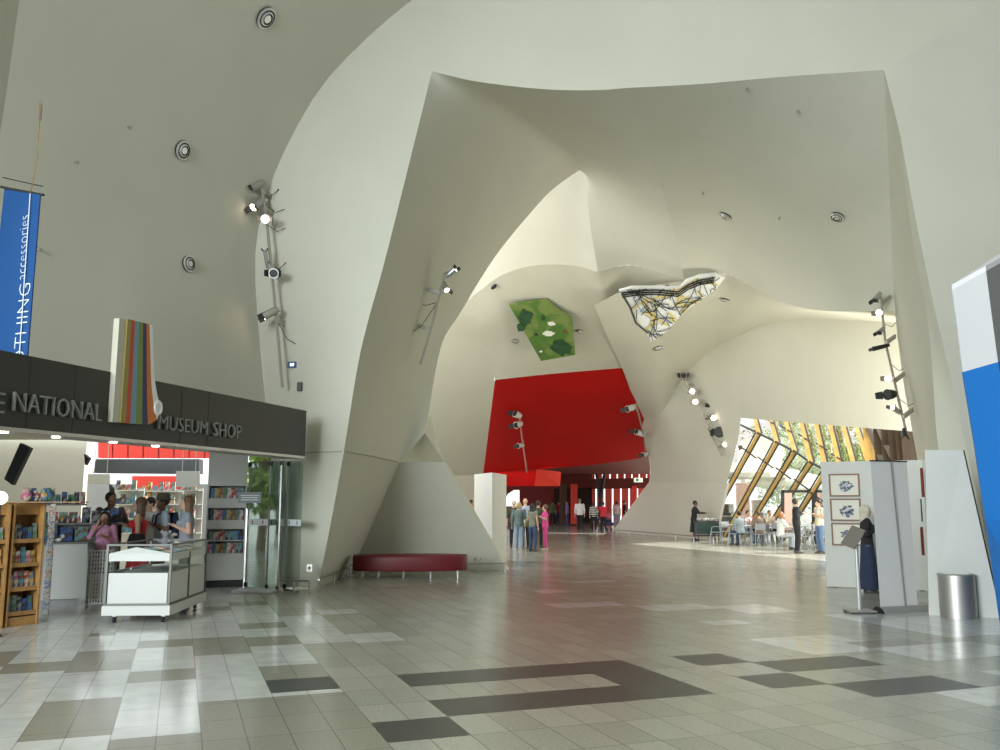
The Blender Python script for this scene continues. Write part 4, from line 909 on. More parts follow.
pole('lighting_pole', 'light pole with black and silver lamps on the right inner edge of the arch', [(889,291),(899,340),(910,385),(922,433)], 0,
     [(0.0,-.16,-.02,(-.6,-.3,-.7),.42,.10,silver,False),(.12,-.12,-.0,(-.7,-.8,-.25),.3,.12,silver,True),(.26,-.15,.03,(-.7,-.4,-.6),.36,.09,silver,False),(.38,-.25,-.0,(-1,-.1,-.25),.62,.08,black,False),
      (.62,-.22,.03,(-.6,-.8,0),.26,.12,silver,True),(.70,-.26,-.12,(-.9,-.4,-.1),.34,.17,black,False),(.85,-.22,.05,(-.8,-.5,.4),.42,.09,silver,True),(.97,-.1,-.1,(0,-.2,-1),.28,.07,black,False)],
     [.06,.36,.64,.9], [(.2,.2,0),(.5,.2,-.2),(.75,.25,-.2)], names=['wall_right'], r=.03)
pole('lighting_pole', 'light pole with eight lamps on the far white vault beside the cafe window', [(689,376),(704,405),(716,432),(728,455)], 0,
     [(0,.0,.1,(-.3,-.8,.2),.6,.22,galv,False),(.14,.1,0,(-.2,-.9,-.2),.5,.20,silver,True),(.22,.05,-.25,(-.2,-.9,-.2),.4,.20,silver,True),(.3,.9,.0,(1,-.4,0),.8,.2,black,False),(.42,.65,-.2,(.2,-.9,-.2),.5,.22,silver,True),(.58,.75,-.3,(-.2,-.9,-.2),.6,.34,black,False),(.72,.8,-.5,(0,-.9,0),.5,.2,silver,True),(.85,1.1,-.2,(.6,-.7,.2),.5,.2,silver,True)],
     [.1,.5,.9], [(.5,.3,-.5)], names=['wall_cafe','wall_vaulted'], r=.04, sc_=.62)
pole('lighting_pole', 'thin pale light pole with three small lamps on the big red wall', [(519,411),(523,440),(527,467)], 0,
     [(0,-.1,.1,(-.8,-.5,.3),.45,.2,whitewall,False),(.1,-.1,-.1,(-.8,-.5,-.3),.45,.2,whitewall,False),(.5,-.15,.0,(-.9,-.4,-.2),.4,.16,whitewall,False)], [.1,.5,.9], [], names=['wall_red'], r=.04, sc_=.8, pm=mat('pinkish_pole', (.55, .32, .28)))
pole('lighting_pole', 'short light pole with two lamps at the right border of the red wall', [(636,404),(644,436),(647,462)], 0,
     [(.1,-.5,.2,(-.9,-.4,-.3),.8,.24,whitewall,False),(.5,-.3,.2,(-.9,-.4,.3),.8,.24,whitewall,False),(.85,-.1,0,(-.9,-.4,-.3),.5,.2,whitewall,False)], [.1,.5,.9], [], names=['wall_vaulted','wall_cafe'], r=.04, sc_=.62, wl_=[40, 43, 45])
# tiny sprinkler heads on the vaults
for x, y in ((703,192),(747,88),(798,110),(780,217),(128,127),(38,250),(75,162)):
    h = hit(x, y, ALL)
    bm = nb(); cone(bm, h[0], h[0]+h[1]*.1, .03, .02, 8); cone(bm, h[0]+h[1]*.1, h[0]+h[1]*.12, .06, .06, 8); c_ = h[0].copy()
    for v in bm.verts: v.co = c_+(v.co-c_)*.55
    for v in bm.verts: v.co -= c_
    o = tag(obj('sprinkler_head', bm, galv), 'tiny sprinkler head on the pale vault surface', 'sprinkler', 'sprinkler heads on the vaults'); o.location = c_
bm = nb(); box(bm, -.10, -.01, -.012, 0, -.05, .05); box(bm, .01, .10, -.012, 0, -.05, .05); box(bm, -.07, -.05, -.014, -.012, -.02, .02, mi=1); box(bm, .05, .07, -.014, -.012, -.02, .02, mi=1)
o = tag(obj('power_outlet', bm, [steel, black]), 'double metal power outlet low on the white slab behind the bench', 'outlet'); o.location = W(478, 559, 21.0)+Vector((0, -.12, 0))
bm = nb(); box(bm, -.05, .05, -.012, 0, -.07, .07); box(bm, -.02, .02, -.014, -.012, -.03, .03, mi=1)
o = tag(obj('power_outlet', bm, [steel, black]), 'small metal outlet low on the arch leg right of the glass doors', 'outlet'); o.location = W(309.5, 568, 16.9)
# ------------------------------------------------------------ oval bench
bc_ = G(408, 579); bc_.y += .45; bt = thing('oval_bench', 'long oval burgundy leather bench on short steel legs before the left slab', 'bench', (bc_.x, bc_.y, 0), .08)
bm = nb(); S = 48; prof = [(0, .16), (.985, .16), (1.0, .18), (1.0, .44), (.985, .475), (.95, .49), (0, .49)]
a_, b_ = 1.27, .46; prev = None
for r_, z in prof:
    if r_ == 0: cur = [bm.verts.new((0, 0, z))]
    else: cur = [bm.verts.new((math.copysign(abs(math.cos(2*PI*i/S))**.8, math.cos(2*PI*i/S))*(a_-(1-r_)*.5), math.copysign(abs(math.sin(2*PI*i/S))**.9, math.sin(2*PI*i/S))*(b_-(1-r_)*.5), z)) for i in range(S)]
    if prev:
        for i in range(S):
            if len(prev) == 1: bm.faces.new([prev[0], cur[i], cur[(i+1) % S]])
            elif len(cur) == 1: bm.faces.new([prev[i], cur[0], prev[(i+1) % S]])
            else: bm.faces.new([prev[i], prev[(i+1) % S], cur[(i+1) % S], cur[i]])
    prev = cur
obj('cushion', bm, couchm, bt, True)
bm = nb(); tube(bm, [(math.cos(2*PI*i/S)*(a_-.02), math.sin(2*PI*i/S)*(b_-.02), .485) for i in range(S+1)], .008, 5); obj('piping', bm, couchm, bt)
for x in (-1.05, -.7, -.15, .45, 1.05):
    for y in (-.22, .22): bm = nb(); cone(bm, (x, y, 0), (x, y, .16), .018, .018, 10); obj('leg', bm, steel, bt)
# white freestanding panel post behind the slab
o = thing('panel_post', 'tall white two-sided panel standing at the slab edge beside the visitors', 'panel', G(484, 563)); q = o.location.copy()
zt_ = H+29/889*24
A_ = [G(474, 562), G(492, 566), G(506.5, 561)]
for k, nm in ((0, 'front_board'), (1, 'side_board')):
    u_ = A_[k]-q; v_ = A_[k+1]-q; bm = nb(); prism(bm, [u_, v_, v_+Vector((0, 0, 2.42)), u_+Vector((0, 0, 2.42))], Vector((0, .06, 0))); obj(nm, bm, whitewall, o)
# ------------------------------------------------------------ right side exhibits
pL = G(827, 587); pR = G(931, 591.5); pz = math.atan2(pR.y-pL.y, pR.x-pL.x); pw = (pR-pL).length
t = thing('display_board', 'white freestanding exhibition panel carrying three framed drawings', 'panel', pL, pz); Ph = H+41/889*17.2
obj('board', bbox(0, pw, 0, .09, .012, Ph, .005), whitewall, t)
for x in (.15, pw-.15): bm = nb(); box(bm, x-.04, x+.04, .0, .09, 0, .012); obj('foot', bm, dark, t)
MPn = Matrix.Translation(pL) @ Matrix.Rotation(pz, 4, 'Z')
inkm = mat('ink_blue_black', (.16, .18, .25), .8, col2=(.62, .63, .62), nscale=16)
for k, (ya, yb, lab) in enumerate(((473.5,496.5,'topmost'),(498.5,521,'middle'),(523,545.5,'lowest'))):
    x0 = .009*834*0+(8/104)*pw; x1 = (40/104)*pw; zc = H+(502-(ya+yb)/2)/889*17.2; hh = (yb-ya)/889*17.2/2; hw = (x1-x0)/2
    o = thing('framed_drawing', '%s of the three framed ink drawings on the white exhibition panel' % lab, 'framed picture', MPn @ Vector(((x0+x1)/2, -.001, zc)), pz)
    bm = nb(); f = .028
    box(bm, -hw, hw, -.03, 0, hh-f, hh); box(bm, -hw, hw, -.03, 0, -hh, -hh+f); box(bm, -hw, -hw+f, -.03, 0, -hh+f, hh-f); box(bm, hw-f, hw, -.03, 0, -hh+f, hh-f); obj('frame', bm, mat('frame_wood', (.22, .10, .045), .5), o)
    bm = nb(); box(bm, -hw+f, hw-f, -.012, -.002, -hh+f, hh-f); obj('mount', bm, mat('mount_cream', (.78, .75, .64), .8), o)
    bm = nb(); n_ = 22; vs = []
    rr = random.Random(k+2)
    for i in range(n_):
        a = 2*PI*i/n_; e = 1+rr.uniform(-.3, .15); vs.append((hw*.50*e*math.cos(a)+.03, -.015, hh*(.42, .55, .5)[k]*e*math.sin(a)-.03))
    prism(bm, vs, (0, .003, 0)); obj('drawing', bm, inkm, o)
    bm = nb()
    for i in range(18): 
        x = rr.uniform(-.5, .5)*hw; z = rr.uniform(-.4, .3)*hh; box(bm, x*.9, x*.9+rr.uniform(.015, .05), -.0165, -.0155, z, z+rr.uniform(.006, .025))
    o2 = obj('ink_marks', bm, mat('ink_dark', (.02, .025, .06), .8), o); o2['kind'] = 'stuff'
bm = nb(); box(bm, 0, .07, -.006, 0, 0, .1); o = tag(obj('caption_card', bm, white), 'small white caption card right of the top framed drawing', 'card'); o.location = MPn @ Vector((pw*.41, 0, H+(502-495)/889*17.2))
# coloured frames seen edge on, on the return of the panel
for nm, y0, y1, m, lab in (('edge_frame', 468, 497, mat('edge_red', (.22, .03, .02)), 'upper narrow dark red framed work seen edge on beside the white wedge panel'), ('edge_frame', 499, 522, mat('edge_navy', (.02, .02, .05)), 'middle navy framed work seen edge on beside the white wedge panel'), ('edge_frame', 527, 556, mat('edge_red', (.22, .03, .02)), 'lower narrow red framed work seen edge on beside the white wedge panel')):
    Yq = 16.2; a = W(921.3 if y0 == 499 else 923, y0, Yq); b = W(925, y1, Yq-.2); bm = nb(); box(bm, 0, b.x-a.x+.06, 0, .05, 0, a.z-b.z); 
    o = tag(obj(nm, bm, [m]), lab, 'framed picture'); o.location = (a.x, Yq, b.z)
bm = nb(); box(bm, 0, .12, 0, .06, 0, Ph); o = tag(obj('exhibition_return_panel', bm, whitewall), 'narrow white return panel behind the wedge, carrying the edge-on frames', 'panel'); o.location = (W(926, 500, 16.5).x, 16.5, 0)
# roll-up banner seen from behind
bL = G(881, 613); bR_ = G(918, 611); bz = math.atan2(bR_.y-bL.y, bR_.x-bL.x); bw = (bR_-bL).length
t = thing('rollup_banner', 'plain white roll-up banner seen from behind, on a silver base', 'banner stand', bL, bz); bh = 2.27
bm = nb(); prism(bm, [(0, 0, .09), (bw, 0, .09), (bw, .03, bh), (0, .03, bh)], (0, .006, 0)); obj('fabric', bm, mat('banner_fabric', (.63, .625, .61), .8), t)
bm = nb(); loft(bm, [(0,0,0,.05,.09),(0,0,.03,.06,.10),(0,0,.07,.05,.06),(0,0,.095,.03,.02)], 12); 
for v in bm.verts: v.co = Vector((v.co.z, v.co.y, v.co.x))
bm.free(); bm = nb(); prism(bm, [(-.05, -.13, 0), (-.05, .12, 0), (-.05, .09, .05), (-.05, .03, .09), (-.05, -.04, .09), (-.05, -.10, .05)], (bw+.25, 0, 0)); obj('base', bm, mat('base_grey', (.34,.34,.33), .35, metal=.4), t)
bm = nb(); prism(bm, [(-.065, -.13, 0), (-.065, .12, 0), (-.065, .09, .055), (-.065, .03, .095), (-.065, -.04, .095), (-.065, -.10, .055)], (.015, 0, 0)); obj('end_cap', bm, black, t)
bm = nb(); box(bm, -.005, bw+.005, .02, .045, bh, bh+.02); obj('top_bar', bm, dark, t); bm = nb(); cone(bm, (bw*.62, -.03, .09), (bw*.5, -.01, bh), .008, .008, 8); obj('support_pole', bm, steel, t)
# lectern-style sign stand
sp_ = G(860, 612.5); t = thing('sign_stand', 'slim sign stand with a tilted grey text plate on a round pole', 'sign stand', sp_, 0)
obj('base', bbox(-.20, .20, -.16, .16, .015, .04, .006), brushed, t)
for x in (-.17, .17): 
    bm = nb(); cone(bm, (x, -.12, 0), (x, -.12, .015), .025, .025, 10); cone(bm, (x, .12, 0), (x, .12, .015), .025, .025, 10); f_ = obj('rubber_foot', bm, black, t)
bm = nb(); cone(bm, (0, 0, .04), (0, 0, 1.08), .028, .028, 14); obj('pole', bm, alu, t)
Mx = Matrix.Translation((-.05, -.03, 1.12)) @ Matrix.Rotation(-1.05, 4, 'Z') @ Matrix.Rotation(.30, 4, 'Y') @ Matrix.Rotation(-.55, 4, 'X')
bm = nb(); box(bm, -.125, .125, -.008, .008, -.17, .17, Mx); pl = obj('plate', bm, mat('plate_grey', (.24, .22, .19), .35, metal=.4), t)
# steel litter bin
bp_ = G(961, 618); bp_.y += .06; t = thing('litter_bin', 'round brushed steel litter bin in front of the white wedge panel', 'bin', bp_); rb2 = .245
bm = nb(); cone(bm, (0, 0, .0), (0, 0, .60), rb2, rb2, 40, False); cone(bm, (0, 0, 0), (0, 0, .01), rb2-.005, rb2-.005, 40); obj('body', bm, brushed, t, True)
bm = nb(); S = 40
R_ = [(rb2+.006, .585), (rb2+.006, .62), (rb2-.03, .625), (rb2-.04, .60)]; prev = None
for r_, z in R_:
    cur = [bm.verts.new((r_*math.cos(2*PI*i/S), r_*math.sin(2*PI*i/S), z)) for i in range(S)]
    if prev:
        for i in range(S): bm.faces.new([prev[i], prev[(i+1) % S], cur[(i+1) % S], cur[i]])
    prev = cur
obj('rim', bm, brushed, t, True); bm = nb(); cone(bm, (0, 0, .55), (0, 0, .56), rb2-.04, rb2-.04, 30); obj('liner', bm, black, t)
# white wedge panel and the leaning blue prism
o = thing('wedge_panel', 'white wedge-shaped display panel behind the steel bin, with a slanted dark edge', 'panel', G(960, 616)); q = o.location.copy(); Yw = 12.75
wp = [G(929, 615), W(925, 450, 13.12), W(963, 450, 12.97), G(1001, 618)]
bm = nb(); prism(bm, [p-q for p in wp], Vector((.05, .12, 0))); obj('board', bm, whitewall, o)
a, b = wp[2]-q, wp[3]-q; bm = nb(); prism(bm, [a, a+Vector((.02, 0, 0)), b+Vector((.02, 0, 0)), b], Vector((.05, .11, 0))); obj('edge_strip', bm, black, o)
o = thing('leaning_totem', 'tall leaning totem, pale grey above and bright blue below, at the right edge', 'display totem', G(1030, 622)); q = o.location.copy()
Pt = lambda x, y, Y: W(x, y, Y)-q
tl_ = [(952,290,11.6),(957,325,11.6),(963,372,11.6),(975,445,11.6),(986,520,11.6)]; 
fx = [Pt(*p) for p in tl_]+[G(1001, 624)-q]; rx_ = [Pt(986,271,11.1),Pt(991,310,11.1),Pt(998,362,11.1),Pt(1012,440,11.1),Pt(1026,520,11.1),G(1045, 634)-q]
r2 = [Pt(1060,230,12.4),Pt(1064,300,12.4),Pt(1070,352,12.4),Pt(1080,430,12.4),Pt(1090,520,12.4),G(1110, 622)-q]
def strip(L_, R_, m, nm, par):
    bm = nb(); A = [bm.verts.new(p) for p in L_]; B = [bm.verts.new(p) for p in R_]
    for i in range(len(L_)-1): bm.faces.new([A[i], B[i], B[i+1], A[i+1]])
    geo = bmesh.ops.extrude_face_region(bm, geom=bm.faces[:]); 
    for v in [g for g in geo['geom'] if isinstance(g, bmesh.types.BMVert)]: v.co += Vector((.01, .05, 0))
    return obj(nm, bm, m, par)
totw = mat('totem_pale', (.66, .66, .68), .6); totb = mat('totem_blue', (.012, .17, .55), .45); totg = mat('totem_grey', (.30, .29, .30), .6)
strip(fx[:3], rx_[:3], totw, 'upper_face', o); strip(fx[2:], rx_[2:], totb, 'lower_face', o); strip(rx_[:3], r2[:3], totg, 'upper_side', o); strip(rx_[2:], r2[2:], totb, 'lower_side', o)
bm = nb(); prism(bm, [fx[0], rx_[0], r2[0], r2[0]+Vector((-.2, .4, 0))], Vector((0, 0, .07))); obj('lit_edge_cap', bm, mat('lit_edge_white', (.85, .84, .9), .5), o)  # white cap stands for the lit top edge, highlight put into its colour
# thick pale edge at the top left of the picture
o = thing('wall_fin', 'pale vertical wall edge at the top left corner of the picture', 'wall edge', W(-30, 60, 6.5)); q = o.location.copy()
bm = nb(); prism(bm, [W(-80,-140,5.2)-q, W(38,-140,6.6)-q, W(20,-5,6.8)-q, W(1,130,6.9)-q, W(-14,200,6.9)-q, W(-90,200,5.6)-q], (-.1, .08, 0)); obj('board', bm, plaster, o)
o.name = 'hanging_board'
# ------------------------------------------------------------ people
def cap(bm, a, b, r0, r1, seg=10):
    a = Vector(a); b = Vector(b); cone(bm, a, b, r0, r1, seg)
    ball(bm, a, r0, u=seg, v=6); ball(bm, b, r1, u=seg, v=6)
def remesh(name, bm, m, par, vox, smooth_it=2):
    me = mesh('tmp', bm, m); o = bpy.data.objects.new('tmp', me); C.objects.link(o)
    r = o.modifiers.new('r', 'REMESH'); r.mode = 'VOXEL'; r.voxel_size = vox; r.use_smooth_shade = True
    if smooth_it: s = o.modifiers.new('s', 'SMOOTH'); s.iterations = smooth_it; s.factor = .5
    dg_ = bpy.context.evaluated_depsgraph_get(); me2 = bpy.data.meshes.new_from_object(o.evaluated_get(dg_)); bpy.data.objects.remove(o); bpy.data.meshes.remove(me)
    me2.name = name
    for p in me2.polygons: p.use_smooth = True
    if not me2.materials: me2.materials.append(m)
    ob = bpy.data.objects.new(name, me2); C.objects.link(ob); ob.parent = par; return ob
def cl_(name, col, **k): return mat('cloth_'+name, col, .85, noise=.12, nscale=12, **k)
def person(label, loc, rz, h=1.7, skin=skin1, top=None, bottom=None, hair=(.06,.035,.02), hairlen=0, pose='stand', arms=('down', 'down'), sleeve=.6, skirt=None, hat=None, female=False, near=False, shoes=(.05,.045,.04), group=None, legbare=0, scarf=None, bag=None, pack=None, headturn=0, lean=0, stripe=None, bald=False, shorts=False, stool=False):
    k = h/1.72; t = thing('person', label, 'person', loc, rz, group)
    fw = -1.0     # local forward is -Y
    V = Vector
    hipz = .92; tl2 = 0.0
    if pose == 'sit': hipz = .52
    dz = hipz-.92
    L = {}
    for s in (-1, 1):
        hp = V((s*.09, 0, hipz))
        if pose == 'sit': kn = V((s*.12, -.40, .50)); an = V((s*.12, -.40, .09))
        elif pose == 'walk': kn = V((s*.09, -.10 if s > 0 else -.02, .50)); an = V((s*.085, -.20 if s > 0 else .24, .09 if s > 0 else .13))
        else: kn = V((s*.10, -.02, .49)); an = V((s*.105, .02, .085))
        L[s] = (hp, kn, an)
    ln = lean
    def up(z, y=0, x=0): z += dz; return V((x, y-(z-hipz)*ln, z))
    sh = {s: up(1.40, 0, s*(.165 if female else .19)) for s in (-1, 1)}
    A = {}
    for s, a in zip((-1, 1), arms):
        S = sh[s]
        if a == 'down': el = S+V((s*.05, .02, -.29)); wr = el+V((s*.01, -.05, -.25)); hd = V((0, -.02, -1))
        elif a == 'fore': el = S+V((s*.04, -.02, -.28)); wr = el+V((-s*.12, -.22, .04)); hd = V((-s*.3, -.9, .2))
        elif a == 'hold': el = S+V((s*.05, .03, -.27)); wr = el+V((-s*.17, -.20, .10)); hd = V((-s*.7, -.6, .3))
        elif a == 'face': el = S+V((s*.06, -.16, -.18)); wr = el+V((-s*.14, -.06, .24)); hd = V((-s*.3, -.1, 1))
        elif a == 'hip': el = S+V((s*.14, .06, -.25)); wr = el+V((-s*.11, -.08, -.15)); hd = V((-s*.8, -.3, -.4))
        elif a == 'reach': el = S+V((s*.03, -.15, -.22)); wr = el+V((0, -.24, .0)); hd = V((0, -1, -.1))
        A[s] = (S, el, wr, hd.normalized())
    neck = up(1.45); head = up(1.585, -.015)
    vox = .009 if near else .017
    bm = nb()
    # torso
    w = .9 if female else 1.0
    def sec(z, rx, ry, y=0): p = up(z, y); return (p.x, p.y, p.z, rx*w, ry*w)
    loft(bm, [sec(.84,.12,.09), sec(.92,.165,.115), sec(1.02,.145,.105), sec(1.12,.135,.10), sec(1.26,.165,.115), sec(1.36,.175,.105), sec(1.42,.13,.08), sec(1.46,.06,.055)], 16)
    if female:
        for s in (-1, 1): p = up(1.27, -.085, s*.07); ball(bm, p, .062)
    cap(bm, up(1.40), up(1.52, -.01), .058, .052)
    # head: cranium, jaw, nose, ears
    ball(bm, head+V((0, .015, .02)), .088, .88, 1.08, 1.1, 16, 12); ball(bm, head+V((0, -.035, -.055)), .058, .85, .95, 1.0, 12, 8)
    cap(bm, head+V((0, -.088, .012)), head+V((0, -.108, -.018)), .010, .014, 8)
    for s in (-1, 1): ball(bm, head+V((s*.080, .015, -.005)), .022, .5, .8, 1.3, 8, 6)
    for s in (-1, 1):
        hp, kn, an = L[s]; cap(bm, hp, kn, .082, .056); cap(bm, kn, an, .056, .038); cap(bm, an+V((0, .03, -.045)), an+V((0, -.13, -.055)), .034, .028)
        S, el, wr, hd = A[s]; cap(bm, S, el, .048, .038); cap(bm, el, wr, .038, .026)
        sd_ = hd.cross(V((s, 0, .2))).normalized() if abs(hd.z) > .5 else hd.cross(V((0, 0, 1))).normalized()
        pm_ = wr+hd*.05; cap(bm, wr, wr+hd*.075, .026, .030)
        bend = (V((0, -.35, 0)) if a != 'down' else V((0, -.2, 0)))
        for j, (off, ln_) in enumerate(((-.026, .062), (-.009, .072), (.009, .067), (.025, .052))):
            b0 = wr+hd*.085+sd_*off; m1 = b0+(hd+V((0, -.1, 0))).normalized()*ln_*.5; m2 = m1+(hd+bend+V((-s*.25, 0, 0))).normalized()*ln_*.5
            cap(bm, b0-hd*.01, m1, .0095, .009, 6); cap(bm, m1, m2, .009, .008, 6)
        b0 = wr+hd*.03+sd_*-.026; cap(bm, b0, b0+(hd-sd_*.9).normalized()*.055, .011, .009, 6)
    parts = [remesh('body', bm, skin, t, vox)]
    # upper garment
    if top:
        bm = nb(); g = .014
        loft(bm, [sec(.86,.165+g,.12+g), sec(.94,.172+g,.125+g), sec(1.04,.152+g,.112+g), sec(1.14,.145+g,.108+g), sec(1.26,.172+g,.122+g), sec(1.36,.182+g,.112+g), sec(1.415,.145,.09), sec(1.45,.075 if sleeve > 0 else .05,.06)] if sleeve >= 0 else
             [sec(.86,.165+g,.12+g), sec(.94,.172+g,.125+g), sec(1.04,.152+g,.112+g), sec(1.14,.145+g,.108+g), sec(1.26,.172+g,.122+g), sec(1.33,.15,.118)], 16)
        if female:
            for s in (-1, 1): p = up(1.27, -.092, s*.07); ball(bm, p, .070)
        for s in (-1, 1):
            S, el, wr, hd = A[s]
            if sleeve > 0: cap(bm, S, S.lerp(el, min(1, sleeve*1.9)), .064, .052)
            if sleeve > .53: cap(bm, el, el.lerp(wr, min(1, (sleeve-.5)*2)), .05, .038)
            if sleeve < 0: cap(bm, up(1.30, -.09, s*.09), up(1.43, 0, s*.11), .018, .014); cap(bm, up(1.43, 0, s*.11), up(1.32, .09, s*.09), .014, .018)
        parts.append(remesh('shirt', bm, top, t, vox))
    if bottom and not skirt:
        bm = nb()
        loft(bm, [sec(.82,.13,.11), sec(.90,.178,.128), sec(.98,.165,.12)], 14)
        for s in (-1, 1):
            hp, kn, an = L[s]; cap(bm, hp+V((0, 0, -.03)), kn, .098, .072)
            if not shorts: cap(bm, kn, an+V((0, 0, .01)), .072, .056)
        parts.append(remesh('trousers', bm, bottom, t, vox))
    if skirt:
        bm = nb(); sz = skirt; loft(bm, [(0, 0, sz, .24, .19), (0, 0, (sz+.95)/2, .21, .16), (0, 0, .94, .168, .125), (0, 0, .99, .15, .11)], 20); parts.append(remesh('skirt', bm, bottom, t, vox))
    bm = nb()
    for s in (-1, 1):
        an = L[s][2]; loft(bm, [(an.x, an.y-.05, an.z-.085+.001, .045, .135), (an.x, an.y-.05, an.z-.06, .046, .135), (an.x, an.y-.03, an.z-.03, .042, .11), (an.x, an.y+.015, an.z+.0, .04, .055)], 12)
    o_ = obj('shoes', bm, mat('shoe_%02d%02d' % (int(shoes[0]*99), int(shoes[2]*99)), shoes, .5), t, True); parts.append(o_)
    # hair / scarf / hat
    if not bald:
        hm = scarf if scarf else mat('hair_%03d%03d' % (int(hair[0]*999), int(hair[1]*999)), hair, .55, noise=.3, nscale=25); bm = nb()
        if scarf:
            ball(bm, head+V((0, .02, .02)), .105, .95, 1.12, 1.12, 16, 10); cap(bm, head+V((0, .03, -.03)), up(1.43, .02), .085, .095)
        else:
            ball(bm, head+V((0, .03, .035)), .096, .94, 1.05, 1.05, 16, 10)
            if hairlen:
                for s in (-1, 0, 1): cap(bm, head+V((s*.05, .04, .0)), head+V((s*.06, .055+.0*hairlen, -hairlen)), .062, .045)
                for s in (-1, 1): cap(bm, head+V((s*.07, .0, .03)), head+V((s*.078, .0, -hairlen*.8)), .03, .028)
        parts.append(remesh('headscarf' if scarf else 'hair', bm, hm, t, .012))
        if True:
            # face stays clear: the hair mass sits behind the face plane
            for v in parts[-1].data.vertices:
                if v.co.y < head.y-.055 and v.co.z < head.z+.055: v.co.y = head.y-.055+.0*(v.co.x)
    if near:
        bm = nb(); 
        for s in (-1, 1):
            e = obj('eye', ball(nb(), head+V((s*.032, -.082, .008)), .0115, 1, .6, .7, 10, 8), mat('eye_white', (.75, .75, .72), .3), t, True); obj('iris', ball(nb(), head+V((s*.032, -.0885, .008)), .0058, 1, .5, 1, 8, 6), eye_m, e, True)
        bm.free(); bm = nb(); cap(bm, head+V((-.02, -.088, -.048)), head+V((.02, -.088, -.048)), .0055, .0055, 6); obj('mouth', bm, mat('lips', (.45, .15, .13), .5), t)
    if hat:
        bm = nb(); loft(bm, [(head.x, head.y+.01, head.z+.045, .20, .215), (head.x, head.y+.01, head.z+.055, .20, .215), (head.x, head.y+.02, head.z+.06, .108, .118), (head.x, head.y+.02, head.z+.15, .09, .10), (head.x, head.y+.02, head.z+.165, .06, .07)], 20); obj('hat', bm, hat, t, True)
    if pack:
        bm = nb(); p = up(1.2, .19); loft(bm, [(p.x, p.y, p.z-.24, .13, .08), (p.x, p.y, p.z-.2, .15, .10), (p.x, p.y, p.z+.1, .14, .09), (p.x, p.y, p.z+.22, .09, .06)], 14); b0 = obj('backpack', bm, pack, t, True); bm = nb()
        for s in (-1, 1): tube(bm, [up(1.40, .10, s*.10), up(1.44, 0, s*.11), up(1.36, -.12, s*.11), up(1.2, -.135, s*.12), up(1.08, 0, s*.17)], .016, 6)
        st = obj('strap', bm, pack, b0)
    if bag:
        p = up(1.0, .02, .26); bm = nb(); loft(bm, [(p.x, p.y, p.z-.15, .05, .13), (p.x, p.y, p.z+.0, .06, .15), (p.x, p.y, p.z+.12, .03, .11)], 12); b0 = obj('shoulder_bag', bm, bag, t, True); bm = nb(); tube(bm, [p+V((0, .08, .1)), up(1.43, .02, .10), p+V((0, -.08, .1))], .01, 5); obj('strap', bm, bag, b0)
    for c_ in t.children:
        c_.data.transform(Matrix.Scale(k, 4))
        for g_ in c_.children: g_.data.transform(Matrix.Scale(k, 4))
    return t
def M2(n, c, c2=None, sc=12): return mat('cloth_'+n, c, .85, col2=c2, nscale=sc) if c2 else cl_(n, c)
def stripes_mat(n, a, b, per):
    m = bpy.data.materials.new(n); m.use_nodes = True; nt = m.node_tree; tc = nt.nodes.new('ShaderNodeTexCoord'); wv = nt.nodes.new('ShaderNodeTexWave'); wv.bands_direction = 'Z'; wv.inputs['Scale'].default_value = per; r = nt.nodes.new('ShaderNodeValToRGB'); r.color_ramp.interpolation = 'CONSTANT'; r.color_ramp.elements[0].color = (*a, 1); r.color_ramp.elements[1].position = .5; r.color_ramp.elements[1].color = (*b, 1)
    nt.links.new(tc.outputs['Object'], wv.inputs['Vector']); nt.links.new(wv.outputs['Fac'], r.inputs['Fac']); nt.links.new(r.outputs['Color'], nt.nodes['Principled BSDF'].inputs['Base Color']); return m
def at(px, py): return G(px, py)
blk = M2('black', (.015, .015, .017)); nav = M2('navy', (.02, .03, .07)); jean = M2('denim', (.10, .16, .28)); djean = M2('dark_denim', (.04, .07, .14)); khk = M2('khaki', (.16, .15, .10)); wht = M2('white', (.68, .68, .66))
def atY(px, Y): return Vector(((px-500)/889*Y, Y, 0))
# shop visitors (near)
person('girl in pink top and patterned skirt, hand at her face, by the wire bin', atY(106, 15.15), .25, 1.50, skin2, M2('pink', (.62, .30, .46)), mat('patterned_skirt', (.5, .42, .30), .9, col2=(.05, .03, .03), nscale=22), (.03,.018,.012), .16, arms=('face','hold'), sleeve=.75, skirt=.5, female=True, near=True, headturn=1)
person('dark-haired man in a brown shirt behind the counter', MC_ @ Vector((.98, 1.62, 0)), .9, 1.84, skin3, M2('brown', (.12, .08, .07)), nav, (.012,.01,.01), 0, arms=('reach','reach'), near=True)
person('woman in a red sleeveless dress, long brown hair, facing left behind the cart', atY(140.5, 15.0), -1.35, 1.74, skin2, M2('red', (.62, .02, .03)), M2('red', (.62, .02, .03)), (.10,.055,.03), .22, arms=('hold','down'), sleeve=-1, skirt=.45, female=True, near=True, bag=M2('black', (.015,.015,.017)))
person('man in light blue shirt, brimmed hat and dark backpack, looking down', atY(163, 15.7), -1.0, 1.78, skin3, M2('pale_blue', (.45, .54, .62)), khk, (.03,.02,.015), 0, arms=('hold','hold'), sleeve=.35, hat=M2('hat_brown', (.10, .08, .06)), pack=M2('pack_navy', (.02, .03, .07)), near=True, shorts=True)
person('woman in a grey short-sleeved top reading something in her hands behind the cart', atY(188, 14.7), -1.2, 1.76, skin1, M2('grey_top', (.27, .30, .34)), djean, (.13,.07,.035), .20, arms=('hold','hold'), sleeve=.18, female=True, near=True)
person('person in white partly hidden between the red dress and the hat', atY(150, 17.0), -.6, 1.75, skin1, wht, M2('maroon', (.2, .03, .08)), (.015,.012,.01), 0, arms=('hold','hold'), sleeve=.4)
